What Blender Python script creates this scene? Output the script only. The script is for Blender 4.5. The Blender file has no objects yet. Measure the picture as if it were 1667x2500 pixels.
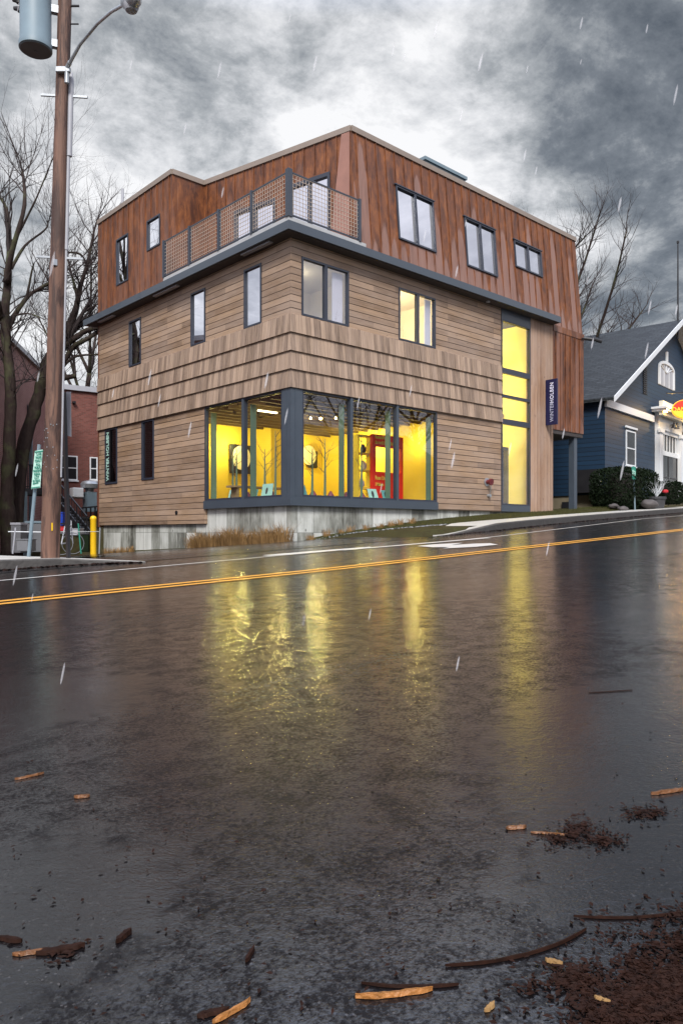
import bpy, bmesh, math, random
from math import radians, sin, cos, pi, sqrt
from mathutils import Vector, Matrix, noise as mnoise
random.seed(7)
SC = bpy.context.scene
COL = SC.collection
# ---------------------------------------------------------------- camera
# world X runs along the street, world Y away from it; the lens is at the origin, the road 0.8 m below it
F = 1838.0
FU, FV = (.6755, .7374), (.7374, -.6754)        # camera forward and right, in world (x, y)
cam_d = bpy.data.cameras.new('camera'); cam = bpy.data.objects.new('camera', cam_d); COL.objects.link(cam)
cam_d.sensor_fit = 'HORIZONTAL'; cam_d.sensor_width = 24; cam_d.lens = 24 * F / 1667
cam_d.shift_y = .0294; cam_d.clip_start = .05; cam_d.clip_end = 2000
cam.location = (0, 0, 0); cam.rotation_euler = (pi / 2, 0, -math.atan2(.6755, .7374))
SC.camera = cam
SC.view_settings.view_transform = 'Standard'; SC.view_settings.look = 'None'
SC.view_settings.exposure = 0.42; SC.view_settings.gamma = 1
SC.render.engine = 'CYCLES'
SC.cycles.max_bounces = 8; SC.cycles.transparent_max_bounces = 12; SC.cycles.caustics_reflective = False
SC.cycles.sample_clamp_indirect = 4; SC.cycles.use_denoising = True


class G:
    """small helper to write node trees"""
    def __init__(s, nt): s.nt = nt
    def n(s, t, ins=None, **props):
        nd = s.nt.nodes.new(t)
        for k, v in props.items(): setattr(nd, k, v)
        for k, v in (ins or {}).items():
            sk = nd.inputs[k]
            if isinstance(v, bpy.types.NodeSocket): s.nt.links.new(v, sk)
            else:
                if isinstance(v, (tuple, list)) and len(v) == 3 and sk.type == 'RGBA': v = (*v, 1)
                sk.default_value = v
        return nd
    def m(s, op, a, b=None, c=None, clamp=False):
        ins = {0: a}
        if b is not None: ins[1] = b
        if c is not None: ins[2] = c
        return s.n('ShaderNodeMath', ins, operation=op, use_clamp=clamp).outputs[0]
    def noise(s, vec, scale=5, detail=4, rough=.5, dist=0):
        return s.n('ShaderNodeTexNoise', {'Vector': vec, 'Scale': scale, 'Detail': detail, 'Roughness': rough, 'Distortion': dist}).outputs[0]
    def ramp(s, f, stops, interp='LINEAR'):
        r = s.n('ShaderNodeValToRGB', {0: f}); r.color_ramp.interpolation = interp
        els = r.color_ramp.elements
        while len(els) < len(stops): els.new(.5)
        for e, (p, c) in zip(els, stops):
            e.position = p; e.color = (*c, 1) if isinstance(c, tuple) else (c, c, c, 1)
        return r.outputs[0]
    def mix(s, f, a, b, bt='MIX'):
        nd = s.nt.nodes.new('ShaderNodeMix'); nd.data_type = 'RGBA'; nd.blend_type = bt
        for i, v in ((0, f), (6, a), (7, b)):
            if isinstance(v, bpy.types.NodeSocket): s.nt.links.new(v, nd.inputs[i])
            else: nd.inputs[i].default_value = (*v, 1) if isinstance(v, tuple) else (v if i == 0 else (v, v, v, 1))
        return nd.outputs[2]
    def xyz(s, v):
        o = s.n('ShaderNodeSeparateXYZ', {0: v}).outputs; return o[0], o[1], o[2]
    def comb(s, x, y, z): return s.n('ShaderNodeCombineXYZ', {0: x, 1: y, 2: z}).outputs[0]
    def scale(s, v, sc): return s.n('ShaderNodeVectorMath', {0: v, 1: sc}, operation='MULTIPLY').outputs[0]
    def bump(s, h, st=.3, d=.02, nrm=None):
        ins = {'Height': h, 'Strength': st, 'Distance': d}
        if nrm is not None: ins['Normal'] = nrm
        return s.n('ShaderNodeBump', ins).outputs[0]
    def wn(s, v, dim='1D'):
        nd = s.n('ShaderNodeTexWhiteNoise', noise_dimensions=dim)
        s.nt.links.new(v, nd.inputs['W' if dim == '1D' else 'Vector']); return nd.outputs[0]

# ---------------------------------------------------------------- sky and sun
W = bpy.data.worlds.new('World'); SC.world = W; W.use_nodes = True
def sky():
    nt = W.node_tree; nt.nodes.clear(); g = G(nt)
    tc = g.n('ShaderNodeTexCoord').outputs['Generated']
    x, y, z = g.xyz(tc)
    zz = g.m('ADD', g.m('MAXIMUM', z, 0.0), .30)
    p = g.comb(g.m('DIVIDE', x, zz), g.m('DIVIDE', y, zz), 0.0)
    n1 = g.noise(p, 1.9, 12, .66, .2)
    n2 = g.noise(p, .8, 3, .5, .2)
    n3 = g.noise(p, 6.5, 9, .68, .3)
    def lobe(px, py, power, amt):
        r = (px - 833.5) / F; zc = (1299 - py) / F
        d = Vector((FU[0] + r * FV[0], FU[1] + r * FV[1], zc)).normalized()
        dt = g.n('ShaderNodeVectorMath', {0: tc, 1: tuple(d)}, operation='DOT_PRODUCT').outputs['Value']
        return g.m('MULTIPLY', g.m('POWER', g.m('MAXIMUM', dt, 0.0), power), amt)
    v = g.m('MULTIPLY_ADD', n1, 2.9, -1.45)
    v = g.m('ADD', v, g.m('MULTIPLY_ADD', n2, .7, -.35))
    v = g.m('ADD', v, g.m('MULTIPLY_ADD', n3, 1.0, -.50))
    v = g.m('ADD', v, .59)
    v = g.m('ADD', v, lobe(780, 130, 26, .50))
    v = g.m('ADD', v, lobe(380, 330, 90, -.16))
    v = g.m('ADD', v, lobe(1620, 420, 70, -.36))
    v = g.m('ADD', v, lobe(1400, 150, 40, -.05))
    v = g.m('ADD', v, lobe(-200, 1000, 30, .22))
    c = g.ramp(v, [(0.0, (.085, .10, .12)), (.28, (.19, .21, .235)), (.52, (.40, .42, .44)), (.75, (.70, .71, .73)), (.95, (.93, .93, .94))])
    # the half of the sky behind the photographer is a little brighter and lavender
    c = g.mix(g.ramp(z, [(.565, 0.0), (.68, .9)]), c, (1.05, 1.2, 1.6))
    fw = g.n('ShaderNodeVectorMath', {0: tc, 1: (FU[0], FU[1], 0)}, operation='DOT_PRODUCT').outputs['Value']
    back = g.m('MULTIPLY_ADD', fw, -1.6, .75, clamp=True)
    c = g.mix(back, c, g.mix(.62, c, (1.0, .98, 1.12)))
    nish = g.n('ShaderNodeTexSky', sky_type='NISHITA', sun_disc=False, sun_elevation=radians(38), sun_rotation=radians(215))
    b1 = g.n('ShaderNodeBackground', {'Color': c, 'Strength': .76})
    b2 = g.n('ShaderNodeBackground', {'Color': nish.outputs[0], 'Strength': .006})
    ad = g.n('ShaderNodeAddShader', {0: b1.outputs[0], 1: b2.outputs[0]})
    g.n('ShaderNodeOutputWorld', {'Surface': ad.outputs[0]})
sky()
sd = bpy.data.lights.new('sun', 'SUN'); sun = bpy.data.objects.new('sun', sd); COL.objects.link(sun)
sd.energy = 3.0; sd.angle = radians(18); sd.color = (1, .96, .9)
sun.rotation_euler = Vector((-.60, -.62, .80)).to_track_quat('Z', 'Y').to_euler()

# ---------------------------------------------------------------- geometry helpers
def at(px, py, d):
    """point of the place that lies at depth d on the line of sight through a pixel of the photo"""
    r = (px - 833.5) / F
    return Vector((d * (FU[0] + r * FV[0]), d * (FU[1] + r * FV[1]), d * (1299 - py) / F))
def P(u): return -.8 + .05 * max(-40, min(70, u))
def road_pt(px, py, dz=0.0):
    r = (px - 833.5) / F; ku = FU[0] + r * FV[0]; kv = FU[1] + r * FV[1]; zz = (1299 - py) / F
    d = (.8 - dz) / (.05 * ku - zz)
    return Vector((d * ku, d * kv, d * zz))
def tag(o, label=None, cat=None, group=None, kind=None):
    if label: o['label'] = label
    if cat: o['category'] = cat
    if group: o['group'] = group
    if kind: o['kind'] = kind
    return o
def thing(name, label, cat, loc=(0, 0, 0), group=None):
    o = bpy.data.objects.new(name, None); COL.objects.link(o); o.location = loc; o.empty_display_size = .2
    return tag(o, label, cat, group)
class MB:
    def __init__(s, xf=None): s.bm = bmesh.new(); s.xf = xf
    def v(s, p):
        p = Vector(p)
        return s.bm.verts.new(s.xf(p) if s.xf else p)
    def face(s, pts):
        try: return s.bm.faces.new([s.v(p) for p in pts])
        except ValueError: return None
    def box(s, a, b):
        x0, y0, z0 = a; x1, y1, z1 = b
        V = [s.v(p) for p in ((x0, y0, z0), (x1, y0, z0), (x1, y1, z0), (x0, y1, z0), (x0, y0, z1), (x1, y0, z1), (x1, y1, z1), (x0, y1, z1))]
        for f in ((0, 3, 2, 1), (4, 5, 6, 7), (0, 1, 5, 4), (1, 2, 6, 5), (2, 3, 7, 6), (3, 0, 4, 7)): s.bm.faces.new([V[i] for i in f])
        return s
    def prism(s, poly, ext):
        """closed polygon (3D points) extruded by a vector"""
        e = Vector(ext); A = [s.v(p) for p in poly]; B = [s.v(Vector(p) + e) for p in poly]
        s.bm.faces.new(A[::-1]); s.bm.faces.new(B); n = len(A)
        for i in range(n): s.bm.faces.new([A[i], A[(i + 1) % n], B[(i + 1) % n], B[i]])
        return s
    def tube(s, pts, rad, n=8, caps=True):
        pts = [Vector(p) for p in pts]
        if not isinstance(rad, (list, tuple)): rad = [rad] * len(pts)
        rings = []; up = None
        for i, p in enumerate(pts):
            t = (pts[min(i + 1, len(pts) - 1)] - pts[max(i - 1, 0)]).normalized()
            if up is None: up = t.orthogonal().normalized()
            a = (up - t * up.dot(t)); a = a.normalized() if a.length > 1e-6 else t.orthogonal().normalized(); up = a
            b = t.cross(a)
            rings.append([s.v(p + (a * cos(2 * pi * k / n) + b * sin(2 * pi * k / n)) * rad[i]) for k in range(n)])
        for r0, r1 in zip(rings, rings[1:]):
            for k in range(n): s.bm.faces.new([r0[k], r0[(k + 1) % n], r1[(k + 1) % n], r1[k]])
        if caps and n > 2: s.bm.faces.new(rings[0][::-1]); s.bm.faces.new(rings[-1])
        return s
    def bar(s, a, b, w=.03, h=None):
        """square bar between two points"""
        a, b = Vector(a), Vector(b); t = (b - a).normalized(); h = h or w
        u = Vector((0, 0, 1)) if abs(t.z) < .9 else Vector((1, 0, 0))
        sd = t.cross(u).normalized() * w / 2; up = sd.cross(t).normalized() * h / 2
        A = [a + sd + up, a - sd + up, a - sd - up, a + sd - up]
        return s.prism(A, b - a)
    def lathe(s, prof, c=(0, 0, 0), n=24):
        rings = [[s.v((c[0] + r * cos(2 * pi * k / n), c[1] + r * sin(2 * pi * k / n), c[2] + z)) for k in range(n)] for r, z in prof]
        for r0, r1 in zip(rings, rings[1:]):
            for k in range(n): s.bm.faces.new([r0[k], r0[(k + 1) % n], r1[(k + 1) % n], r1[k]])
        s.bm.faces.new(rings[0][::-1]); s.bm.faces.new(rings[-1]); return s
    def build(s, name, mat, parent=None, smooth=False, bevel=0, normals=True):
        if normals: bmesh.ops.recalc_face_normals(s.bm, faces=s.bm.faces)
        me = bpy.data.meshes.new(name); s.bm.to_mesh(me); s.bm.free()
        o = bpy.data.objects.new(name, me); COL.objects.link(o)
        if mat: me.materials.append(mat)
        if smooth:
            for p in me.polygons: p.use_smooth = True
            if smooth == 'auto':
                try: me.set_sharp_from_angle(angle=radians(40))
                except Exception: pass
        if bevel:
            md = o.modifiers.new('bevel', 'BEVEL'); md.width = bevel; md.segments = 2; md.limit_method = 'ANGLE'
        if parent:
            o.parent = parent; o.matrix_parent_inverse = parent_world(parent).inverted()
        return o
def parent_world(p):
    m = Matrix.LocRotScale(p.location, p.rotation_euler, None)
    return (parent_world(p.parent) @ p.matrix_parent_inverse @ m) if p.parent else m
def copy_tree(o, parent=None):
    c = o.copy(); COL.objects.link(c)
    if parent: c.parent = parent; c.matrix_parent_inverse = o.matrix_parent_inverse.copy()
    for ch in [k for k in COL.objects if k.parent == o]: copy_tree(ch, c)
    return c
def wall(mb, axis, c, t, h0, h1, z0, z1, holes=(), seam=0):
    """wall slab with openings. axis 'x': runs along x with its outer face at y=c; 'y': runs along y with its outer face at x=c. t = thickness inwards"""
    hs = sorted({h0, h1, *[max(h0, min(h1, q)) for h in holes for q in h[:2]]})
    zs = sorted({z0, z1, *[max(z0, min(z1, q)) for h in holes for q in h[2:]]})
    def pt(h, z, o): return (h, c + o, z) if axis == 'x' else (c + o, h, z)
    def solid(i, j):
        if i < 0 or j < 0 or i >= len(hs) - 1 or j >= len(zs) - 1: return False
        hm, zm = (hs[i] + hs[i + 1]) / 2, (zs[j] + zs[j + 1]) / 2
        return not any(a < hm < b and p < zm < q for a, b, p, q in holes)
    for i in range(len(hs) - 1):
        for j in range(len(zs) - 1):
            if not solid(i, j): continue
            a, b, p, q = hs[i], hs[i + 1], zs[j], zs[j + 1]
            mb.face([pt(a, p, 0), pt(b, p, 0), pt(b, q, 0), pt(a, q, 0)]); mb.face([pt(a, p, t), pt(a, q, t), pt(b, q, t), pt(b, p, t)])
            if not solid(i - 1, j): mb.face([pt(a, p, 0), pt(a, q, 0), pt(a, q, t), pt(a, p, t)])
            if not solid(i + 1, j): mb.face([pt(b, p, 0), pt(b, p, t), pt(b, q, t), pt(b, q, 0)])
            if not solid(i, j - 1): mb.face([pt(a, p, 0), pt(a, p, t), pt(b, p, t), pt(b, p, 0)])
            if not solid(i, j + 1): mb.face([pt(a, q, 0), pt(b, q, 0), pt(b, q, t), pt(a, q, t)])
    bmesh.ops.remove_doubles(mb.bm, verts=mb.bm.verts, dist=1e-5)
def text(s, size, mat, mtx, name='lettering', parent=None, bold=0, ext=.006, align='CENTER', sx=1, spacing=1):
    cu = bpy.data.curves.new('t', 'FONT'); cu.body = s; cu.size = size; cu.extrude = ext; cu.offset = bold; cu.align_x = align; cu.align_y = 'CENTER'
    cu.space_character = spacing
    o = bpy.data.objects.new('t', cu); COL.objects.link(o)
    bpy.context.view_layer.update()
    me = bpy.data.meshes.new_from_object(o.evaluated_get(bpy.context.evaluated_depsgraph_get()))
    bpy.data.objects.remove(o); bpy.data.curves.remove(cu)
    me.transform(Matrix.Diagonal((sx, 1, 1, 1))); me.transform(mtx); me.materials.clear(); me.materials.append(mat)
    ob = bpy.data.objects.new(name, me); COL.objects.link(ob)
    if parent: ob.parent = parent; ob.matrix_parent_inverse = parent_world(parent).inverted()
    return ob
def Rfront(): return Matrix.Rotation(pi / 2, 4, 'X')                     # lettering that faces -Y
def Rleft(): return Matrix.Rotation(-pi / 2, 4, 'Z') @ Matrix.Rotation(pi / 2, 4, 'X')   # faces -X
def T(p): return Matrix.Translation(p)
ROT90 = Matrix.Rotation(pi / 2, 4, 'Z')
# ---------------------------------------------------------------- materials
def newmat(name):
    m = bpy.data.materials.new(name); m.use_nodes = True; nt = m.node_tree
    return m, G(nt), nt.nodes['Principled BSDF']
def setb(g, b, **kw):
    for k, v in kw.items():
        k = k.replace('_', ' ')
        if isinstance(v, bpy.types.NodeSocket): g.nt.links.new(v, b.inputs[k])
        else: b.inputs[k].default_value = (*v, 1) if isinstance(v, tuple) and len(v) == 3 else v
def hcoord(g):
    x, y, z = g.xyz(oc(g)); n = g.xyz(g.n('ShaderNodeNewGeometry').outputs['True Normal'])
    k = g.m('GREATER_THAN', g.m('ABSOLUTE', n[0]), g.m('ABSOLUTE', n[1]))
    return g.m('ADD', x, g.m('MULTIPLY', k, g.m('SUBTRACT', y, x)))
def oc(g): return g.n('ShaderNodeTexCoord').outputs['Object']
def plain(name, col, rough=.55, metal=0, var=.18, sc=3, bump=.0, bsc=40, coat=0, emit=None, es=0):
    m, g, b = newmat(name); v = oc(g)
    n = g.noise(v, sc, 6, .6)
    c = g.mix(n, tuple(q * (1 - var) for q in col), tuple(min(1, q * (1 + var)) for q in col))
    setb(g, b, Base_Color=c, Roughness=g.m('MULTIPLY_ADD', n, .25, rough - .12), Metallic=metal)
    if bump: setb(g, b, Normal=g.bump(g.noise(v, bsc, 4), bump, .02))
    if coat: b.inputs['Coat Weight'].default_value = coat
    if emit: setb(g, b, Emission_Color=emit, Emission_Strength=es)
    return m
M = {}
def wood(name, rowh, roww, c1, c2, vertical=False):
    m, g, b = newmat(name); v = oc(g); x, y, z = g.xyz(v); h = g.m('ADD', x, y)
    a, r = (z, h) if vertical else (h, z)
    vec = g.comb(a, r, 0.0)
    br = g.n('ShaderNodeTexBrick', {'Vector': vec, 'Color1': (0, 0, 0), 'Color2': (1, 1, 1), 'Mortar': (.5, .5, .5), 'Scale': 1.0, 'Mortar Size': .0015,
             'Mortar Smooth': .1, 'Bias': 0.0, 'Brick Width': roww, 'Row Height': rowh}, offset=.37, offset_frequency=3)
    t = g.n('ShaderNodeRGBToBW', {0: br.outputs[0]}).outputs[0]
    row = g.wn(g.m('FLOOR', g.m('DIVIDE', r, rowh)))
    grain = g.noise(g.comb(g.m('MULTIPLY', a, 1.6), g.m('MULTIPLY', r, 34.0), row), 1.0, 6, .65, .4)
    big = g.noise(g.comb(g.m('MULTIPLY', a, .5), g.m('MULTIPLY', r, 1.2), 3.0), 1.0, 4, .6)
    f = g.m('ADD', g.m('ADD', g.m('MULTIPLY', t, .40), g.m('MULTIPLY', row, .22)), g.m('MULTIPLY', g.m('MULTIPLY_ADD', grain, 1.7, -.35), .6))
    f = g.m('SUBTRACT', f, .12)
    c = g.mix(g.m('ADD', f, 0.0, clamp=True), c1, c2)
    c = g.mix(g.ramp(big, [(.35, 0.0), (.7, .5)]), c, tuple(q * .8 + .03 for q in (c2[0], c2[0] * .78, c2[0] * .66)))
    kn = g.n('ShaderNodeTexVoronoi', {'Vector': g.comb(g.m('MULTIPLY', a, 1.3), g.m('MULTIPLY', r, 5.0), 0.0), 'Scale': 1.4}).outputs['Distance']
    c = g.mix(g.ramp(kn, [(.03, .7), (.09, 0.0)]), c, tuple(q * .35 for q in c1))
    c = g.mix(g.m('MULTIPLY', br.outputs['Fac'], .4), c, tuple(q * .3 for q in c1))
    fr_ = g.m('FRACT', g.m('DIVIDE', r, rowh)); gap = g.ramp(fr_, [(.0, 1.0), (.045, .95), (.11, 0.0)])
    c = g.mix(g.m('MULTIPLY', gap, .85), c, tuple(q * .2 for q in c1))
    hgt = g.m('SUBTRACT', g.m('MULTIPLY', grain, .25), g.m('MULTIPLY', gap, 1.5))
    setb(g, b, Base_Color=c, Roughness=.55, Normal=g.bump(hgt, .6, .02)); return m
M['siding'] = wood('cedar_siding', .19, 2.6, (.085, .048, .027), (.53, .355, .225))
M['slats'] = wood('vertical_cedar', .105, 9.0, (.16, .082, .045), (.56, .36, .24), True)
def shingle():
    m, g, b = newmat('cedar_shingle'); v = oc(g); x, y, z = g.xyz(v); h = hcoord(g)
    row = g.m('FLOOR', g.m('DIVIDE', g.m('SUBTRACT', z, 4.04), .515))
    h2 = g.m('ADD', h, g.m('MULTIPLY', row, 3.37))
    h2 = g.m('ADD', h2, g.m('MULTIPLY', g.noise(g.comb(h2, 0, 0), 3.1, 1), .22))
    cell = g.m('FLOOR', g.m('DIVIDE', h2, .135)); w = g.wn(g.m('ADD', cell, g.m('MULTIPLY', row, 77.0)))
    fr = g.m('ABSOLUTE', g.m('SUBTRACT', g.m('FRACT', g.m('DIVIDE', h2, .135)), .5))
    gap = g.ramp(fr, [(.455, 0.0), (.49, 1.0)])
    grain = g.noise(g.comb(g.m('MULTIPLY', h, 26.0), g.m('MULTIPLY', z, 1.3), cell), 1.0, 5, .6)
    st = g.noise(g.comb(g.m('MULTIPLY', h, 4.0), g.m('MULTIPLY', z, .5), 1.0), 1.0, 5, .6)
    f = g.m('ADD', g.m('MULTIPLY', w, .55), g.m('MULTIPLY_ADD', grain, 1.3, -.45), clamp=True)
    c = g.mix(f, (.10, .065, .045), (.56, .405, .295))
    c = g.mix(g.ramp(st, [(.45, 0.0), (.75, .55)]), c, (.40, .30, .24))
    c = g.mix(g.m('MULTIPLY', gap, .45), c, (.05, .03, .022))
    setb(g, b, Base_Color=c, Roughness=.65, Normal=g.bump(g.m('SUBTRACT', grain, gap), .5, .02)); return m
M['shingle'] = shingle()
def corten(name, dark=1.0, zt=12.3, zb=8.4):
    m, g, b = newmat(name); v = oc(g); x, y, z = g.xyz(v); h = hcoord(g)
    pan = g.m('FLOOR', g.m('DIVIDE', h, .43)); w = g.wn(pan)
    st = g.noise(g.comb(g.m('MULTIPLY', h, 3.0), g.m('MULTIPLY', z, .55), w), 1.0, 9, .72, .6)
    st2 = g.noise(g.comb(g.m('MULTIPLY', h, 2.6), g.m('MULTIPLY', z, .6), w), 1.0, 5, .55)
    bl = g.noise(g.scale(v, (1.6, 1.6, .55)), 3.2, 9, .75, .4)
    f = g.m('ADD', g.m('ADD', g.m('MULTIPLY_ADD', st, .7, -.2), g.m('MULTIPLY_ADD', bl, .9, -.3)), g.m('MULTIPLY_ADD', w, .03, .09))
    c = g.ramp(f, [(.25, (.065, .022, .011)), (.42, (.165, .055, .019)), (.58, (.28, .10, .030)), (.82, (.44, .20, .075))])
    # run-off marks: paler mauve tongues of bare metal, each panel its own length
    u = g.m('ABSOLUTE', g.m('SUBTRACT', g.m('FRACT', g.m('DIVIDE', h, .43)), .5))
    hh = g.m('DIVIDE', g.m('SUBTRACT', z, zb), zt - zb)
    lim = g.m('MULTIPLY_ADD', w, .95, g.m('MULTIPLY_ADD', st2, .5, -.15))
    lim = g.m('SUBTRACT', lim, g.m('MULTIPLY', g.m('MULTIPLY', u, u), 1.2))
    tong = g.ramp(g.m('SUBTRACT', lim, hh), [(0.0, 0.0), (.05, 1.0)])
    soft = g.ramp(st, [(.3, .55), (.6, 1.0)])
    c = g.mix(g.m('MULTIPLY', g.m('MULTIPLY', tong, soft), .9 * dark), c, (.27, .155, .125))
    dr = g.noise(g.comb(g.m('MULTIPLY', h, 14.0), g.m('MULTIPLY', z, .3), 5.0), 1.0, 3, .5)
    c = g.mix(g.ramp(dr, [(.64, 0.0), (.76, .55)]), c, (.42, .27, .20))
    setb(g, b, Base_Color=c, Roughness=g.m('MULTIPLY_ADD', bl, .3, .33), Normal=g.bump(bl, .12, .01)); return m
M['corten'] = corten('corten'); M['corten_bay'] = corten('corten_bay', .5, 9.5, 3.9); M['corten_left'] = corten('corten_left', .28)
def concrete():
    m, g, b = newmat('board_concrete'); v = oc(g); x, y, z = g.xyz(v); h = g.m('ADD', x, y)
    br = g.n('ShaderNodeTexBrick', {'Vector': g.comb(h, g.m('ADD', z, 1.0), 0.0), 'Color1': (0, 0, 0), 'Color2': (1, 1, 1), 'Mortar': (.5, .5, .5), 'Scale': 1.0,
             'Mortar Size': .007, 'Mortar Smooth': .3, 'Brick Width': .6, 'Row Height': .98}, offset=0.0)
    t = g.n('ShaderNodeRGBToBW', {0: br.outputs[0]}).outputs[0]
    st = g.noise(g.comb(g.m('MULTIPLY', h, 5.0), g.m('MULTIPLY', z, .9), 0.0), 1.0, 7, .62, .5); bl = g.noise(v, 2.2, 8, .65)
    f = g.m('ADD', g.m('MULTIPLY', t, .36), g.m('ADD', g.m('MULTIPLY_ADD', st, .6, -.07), g.m('MULTIPLY', bl, .25)))
    c = g.ramp(f, [(.30, (.09, .09, .075)), (.45, (.30, .31, .28)), (.62, (.56, .58, .55)), (.85, (.74, .76, .73))])
    c = g.mix(g.m('MULTIPLY', br.outputs['Fac'], .75), c, (.08, .08, .07))
    tie = g.n('ShaderNodeTexVoronoi', {'Vector': g.comb(g.m('DIVIDE', g.m('ADD', h, .3), .6), g.m('DIVIDE', z, .9), 0.0), 'Scale': 1.0, 'Randomness': .1}).outputs['Distance']
    c = g.mix(g.ramp(tie, [(.04, .7), (.07, 0.0)]), c, (.06, .06, .05))
    setb(g, b, Base_Color=c, Roughness=.7, Normal=g.bump(g.m('SUBTRACT', bl, br.outputs['Fac']), .4, .02)); return m
M['concrete'] = concrete()
M['railsteel'] = plain('dark_rail_paint', (.045, .055, .075), .42)
M['steel'] = plain('blue_grey_steel', (.058, .075, .098), .42, 0, .15, 2, coat=.2)
M['frame'] = plain('dark_window_frame', (.035, .042, .062), .4, 0, .15)
M['black'] = plain('black_paint', (.014, .014, .017), .45)
M['soffit'] = plain('dark_soffit', (.05, .042, .04), .6)
M['coping'] = plain('weathered_coping', (.30, .245, .205), .5, .3)
M['ledge'] = plain('pale_ledge', (.42, .43, .44), .5)
M['galv'] = plain('galvanised', (.42, .45, .48), .38, .6, .2, 8)
M['mesh'] = plain('rusty_wire', (.50, .41, .34), .5, .2)
M['white'] = plain('white_paint', (.72, .75, .78), .5, 0, .08)
M['jamb'] = plain('sage_jamb', (.11, .19, .14), .5, 0, .1)
M['warmwall'] = plain('ochre_plaster', (.84, .66, .09), .7, 0, .07, 1.2)
M['stairwall'] = plain('yellow_plaster', (.86, .76, .20), .7, 0, .05, 1.2)
M['cream'] = plain('cream_plaster', (.78, .74, .62), .7, 0, .05, 1.2)
M['floorin'] = plain('interior_floor', (.25, .18, .09), .5)
M['ceil'] = plain('dark_ceiling', (.13, .09, .05), .7)
M['void'] = plain('unlit_interior', (.03, .03, .033), .9)
M['pane_backing'] = plain('curtain_and_sky_tint', (.66, .66, .76), .8, 0, .06, 2)  # lavender of the reflected sky put into the colour; also the curtain cloth
M['ochre'] = plain('ochre_trim', (.42, .27, .02), .6)
M['red'] = plain('red_board', (.80, .03, .012), .5, 0, .05)
M['yellow'] = plain('safety_yellow', (.85, .52, .01), .45, 0, .08, 8)
M['mint'] = plain('mint_paper', (.38, .66, .56), .6, 0, .1, 6)
M['teal'] = plain('teal_card', (.12, .34, .33), .6)
M['maroon'] = plain('maroon_paper', (.20, .045, .07), .6)
M['orange'] = plain('orange_board', (.80, .20, .02), .6)
M['navy'] = plain('navy_sign', (.006, .008, .055), .45, 0, .05, coat=.2)
M['lettering'] = plain('white_lettering', (.72, .74, .92), .5, 0, .03)
M['letgrey'] = plain('grey_lettering', (.42, .45, .60), .5, 0, .03)
M['hydrant'] = plain('red_enamel', (.13, .008, .014), .35, 0, .1, coat=.5)
M['signgreen'] = plain('sign_green', (.02, .21, .15), .45, 0, .08)
M['signmint'] = plain('sign_face', (.42, .66, .58), .5, 0, .06)
M['glow'] = plain('lamp_glow', (1, .9, .5), .5, 0, 0, emit=(1, .72, .25), es=30)
M['strip'] = plain('strip_light', (.9, .9, .9), .5, 0, 0, emit=(1, .85, .5), es=5)
def glass(name, refl, tint=(1, 1, 1)):
    m = bpy.data.materials.new(name); m.use_nodes = True; nt = m.node_tree; nt.nodes.clear(); g = G(nt)
    fr = g.m('MULTIPLY_ADD', g.m('POWER', g.n('ShaderNodeLayerWeight', {'Blend': .5}).outputs['Facing'], 5.0), .9, .04)
    v = oc(g); wob = g.bump(g.noise(v, .9, 2), .05, .02)
    gl = g.n('ShaderNodeBsdfGlossy', {'Color': (.92, .94, 1), 'Roughness': .01, 'Normal': wob})
    tr = g.n('ShaderNodeBsdfTransparent', {'Color': tint})
    mx = g.n('ShaderNodeMixShader', {0: g.m('ADD', fr, refl, clamp=True), 1: tr.outputs[0], 2: gl.outputs[0]})
    g.n('ShaderNodeOutputMaterial', {'Surface': mx.outputs[0]}); return m
M['shopglass'] = glass('shop_glass', .10); M['glass'] = glass('window_glass', .82); M['litglass'] = glass('lit_window_glass', .22); M['darkglass'] = glass('dark_glass', .16, (.35, .33, .36))
def brick(name, c1, c2, mort, w=.22, h=.075):
    m, g, b = newmat(name); v = oc(g); x, y, z = g.xyz(v); hh = g.m('ADD', x, y)
    br = g.n('ShaderNodeTexBrick', {'Vector': g.comb(hh, z, 0.0), 'Color1': c1, 'Color2': c2, 'Mortar': mort, 'Scale': 1.0, 'Mortar Size': .012, 'Brick Width': w, 'Row Height': h})
    n = g.noise(v, .7, 6, .6); c = g.mix(g.ramp(n, [(.4, 0.0), (.75, .6)]), br.outputs[0], tuple(q * .6 for q in c1))
    setb(g, b, Base_Color=c, Roughness=.75, Normal=g.bump(br.outputs['Fac'], -.4, .02)); return m
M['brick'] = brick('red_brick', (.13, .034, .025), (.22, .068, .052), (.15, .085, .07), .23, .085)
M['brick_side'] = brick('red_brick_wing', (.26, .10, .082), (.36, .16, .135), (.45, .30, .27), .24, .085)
def clap(name, c, rowh=.21, dark=.25):
    m, g, b = newmat(name); v = oc(g); x, y, z = g.xyz(v)
    fr = g.m('FRACT', g.m('DIVIDE', z, rowh)); row = g.wn(g.m('FLOOR', g.m('DIVIDE', z, rowh)))
    line = g.ramp(fr, [(.0, 1.0), (.09, .85), (.14, 0.0)])
    n = g.noise(g.scale(v, (.6, .6, 5)), 1.0, 6, .6)
    col = g.mix(g.m('ADD', g.m('MULTIPLY', n, .7), g.m('MULTIPLY', row, .3), clamp=True), tuple(q * .6 for q in c), tuple(q * 1.45 for q in c))
    col = g.mix(line, col, tuple(q * dark for q in c))
    setb(g, b, Base_Color=col, Roughness=.5, Normal=g.bump(g.m('MULTIPLY', fr, -1.0), .5, .03)); return m
M['clap'] = clap('blue_clapboard', (.006, .026, .058))
M['clap_grey'] = clap('grey_clapboard', (.30, .30, .29))
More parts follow.
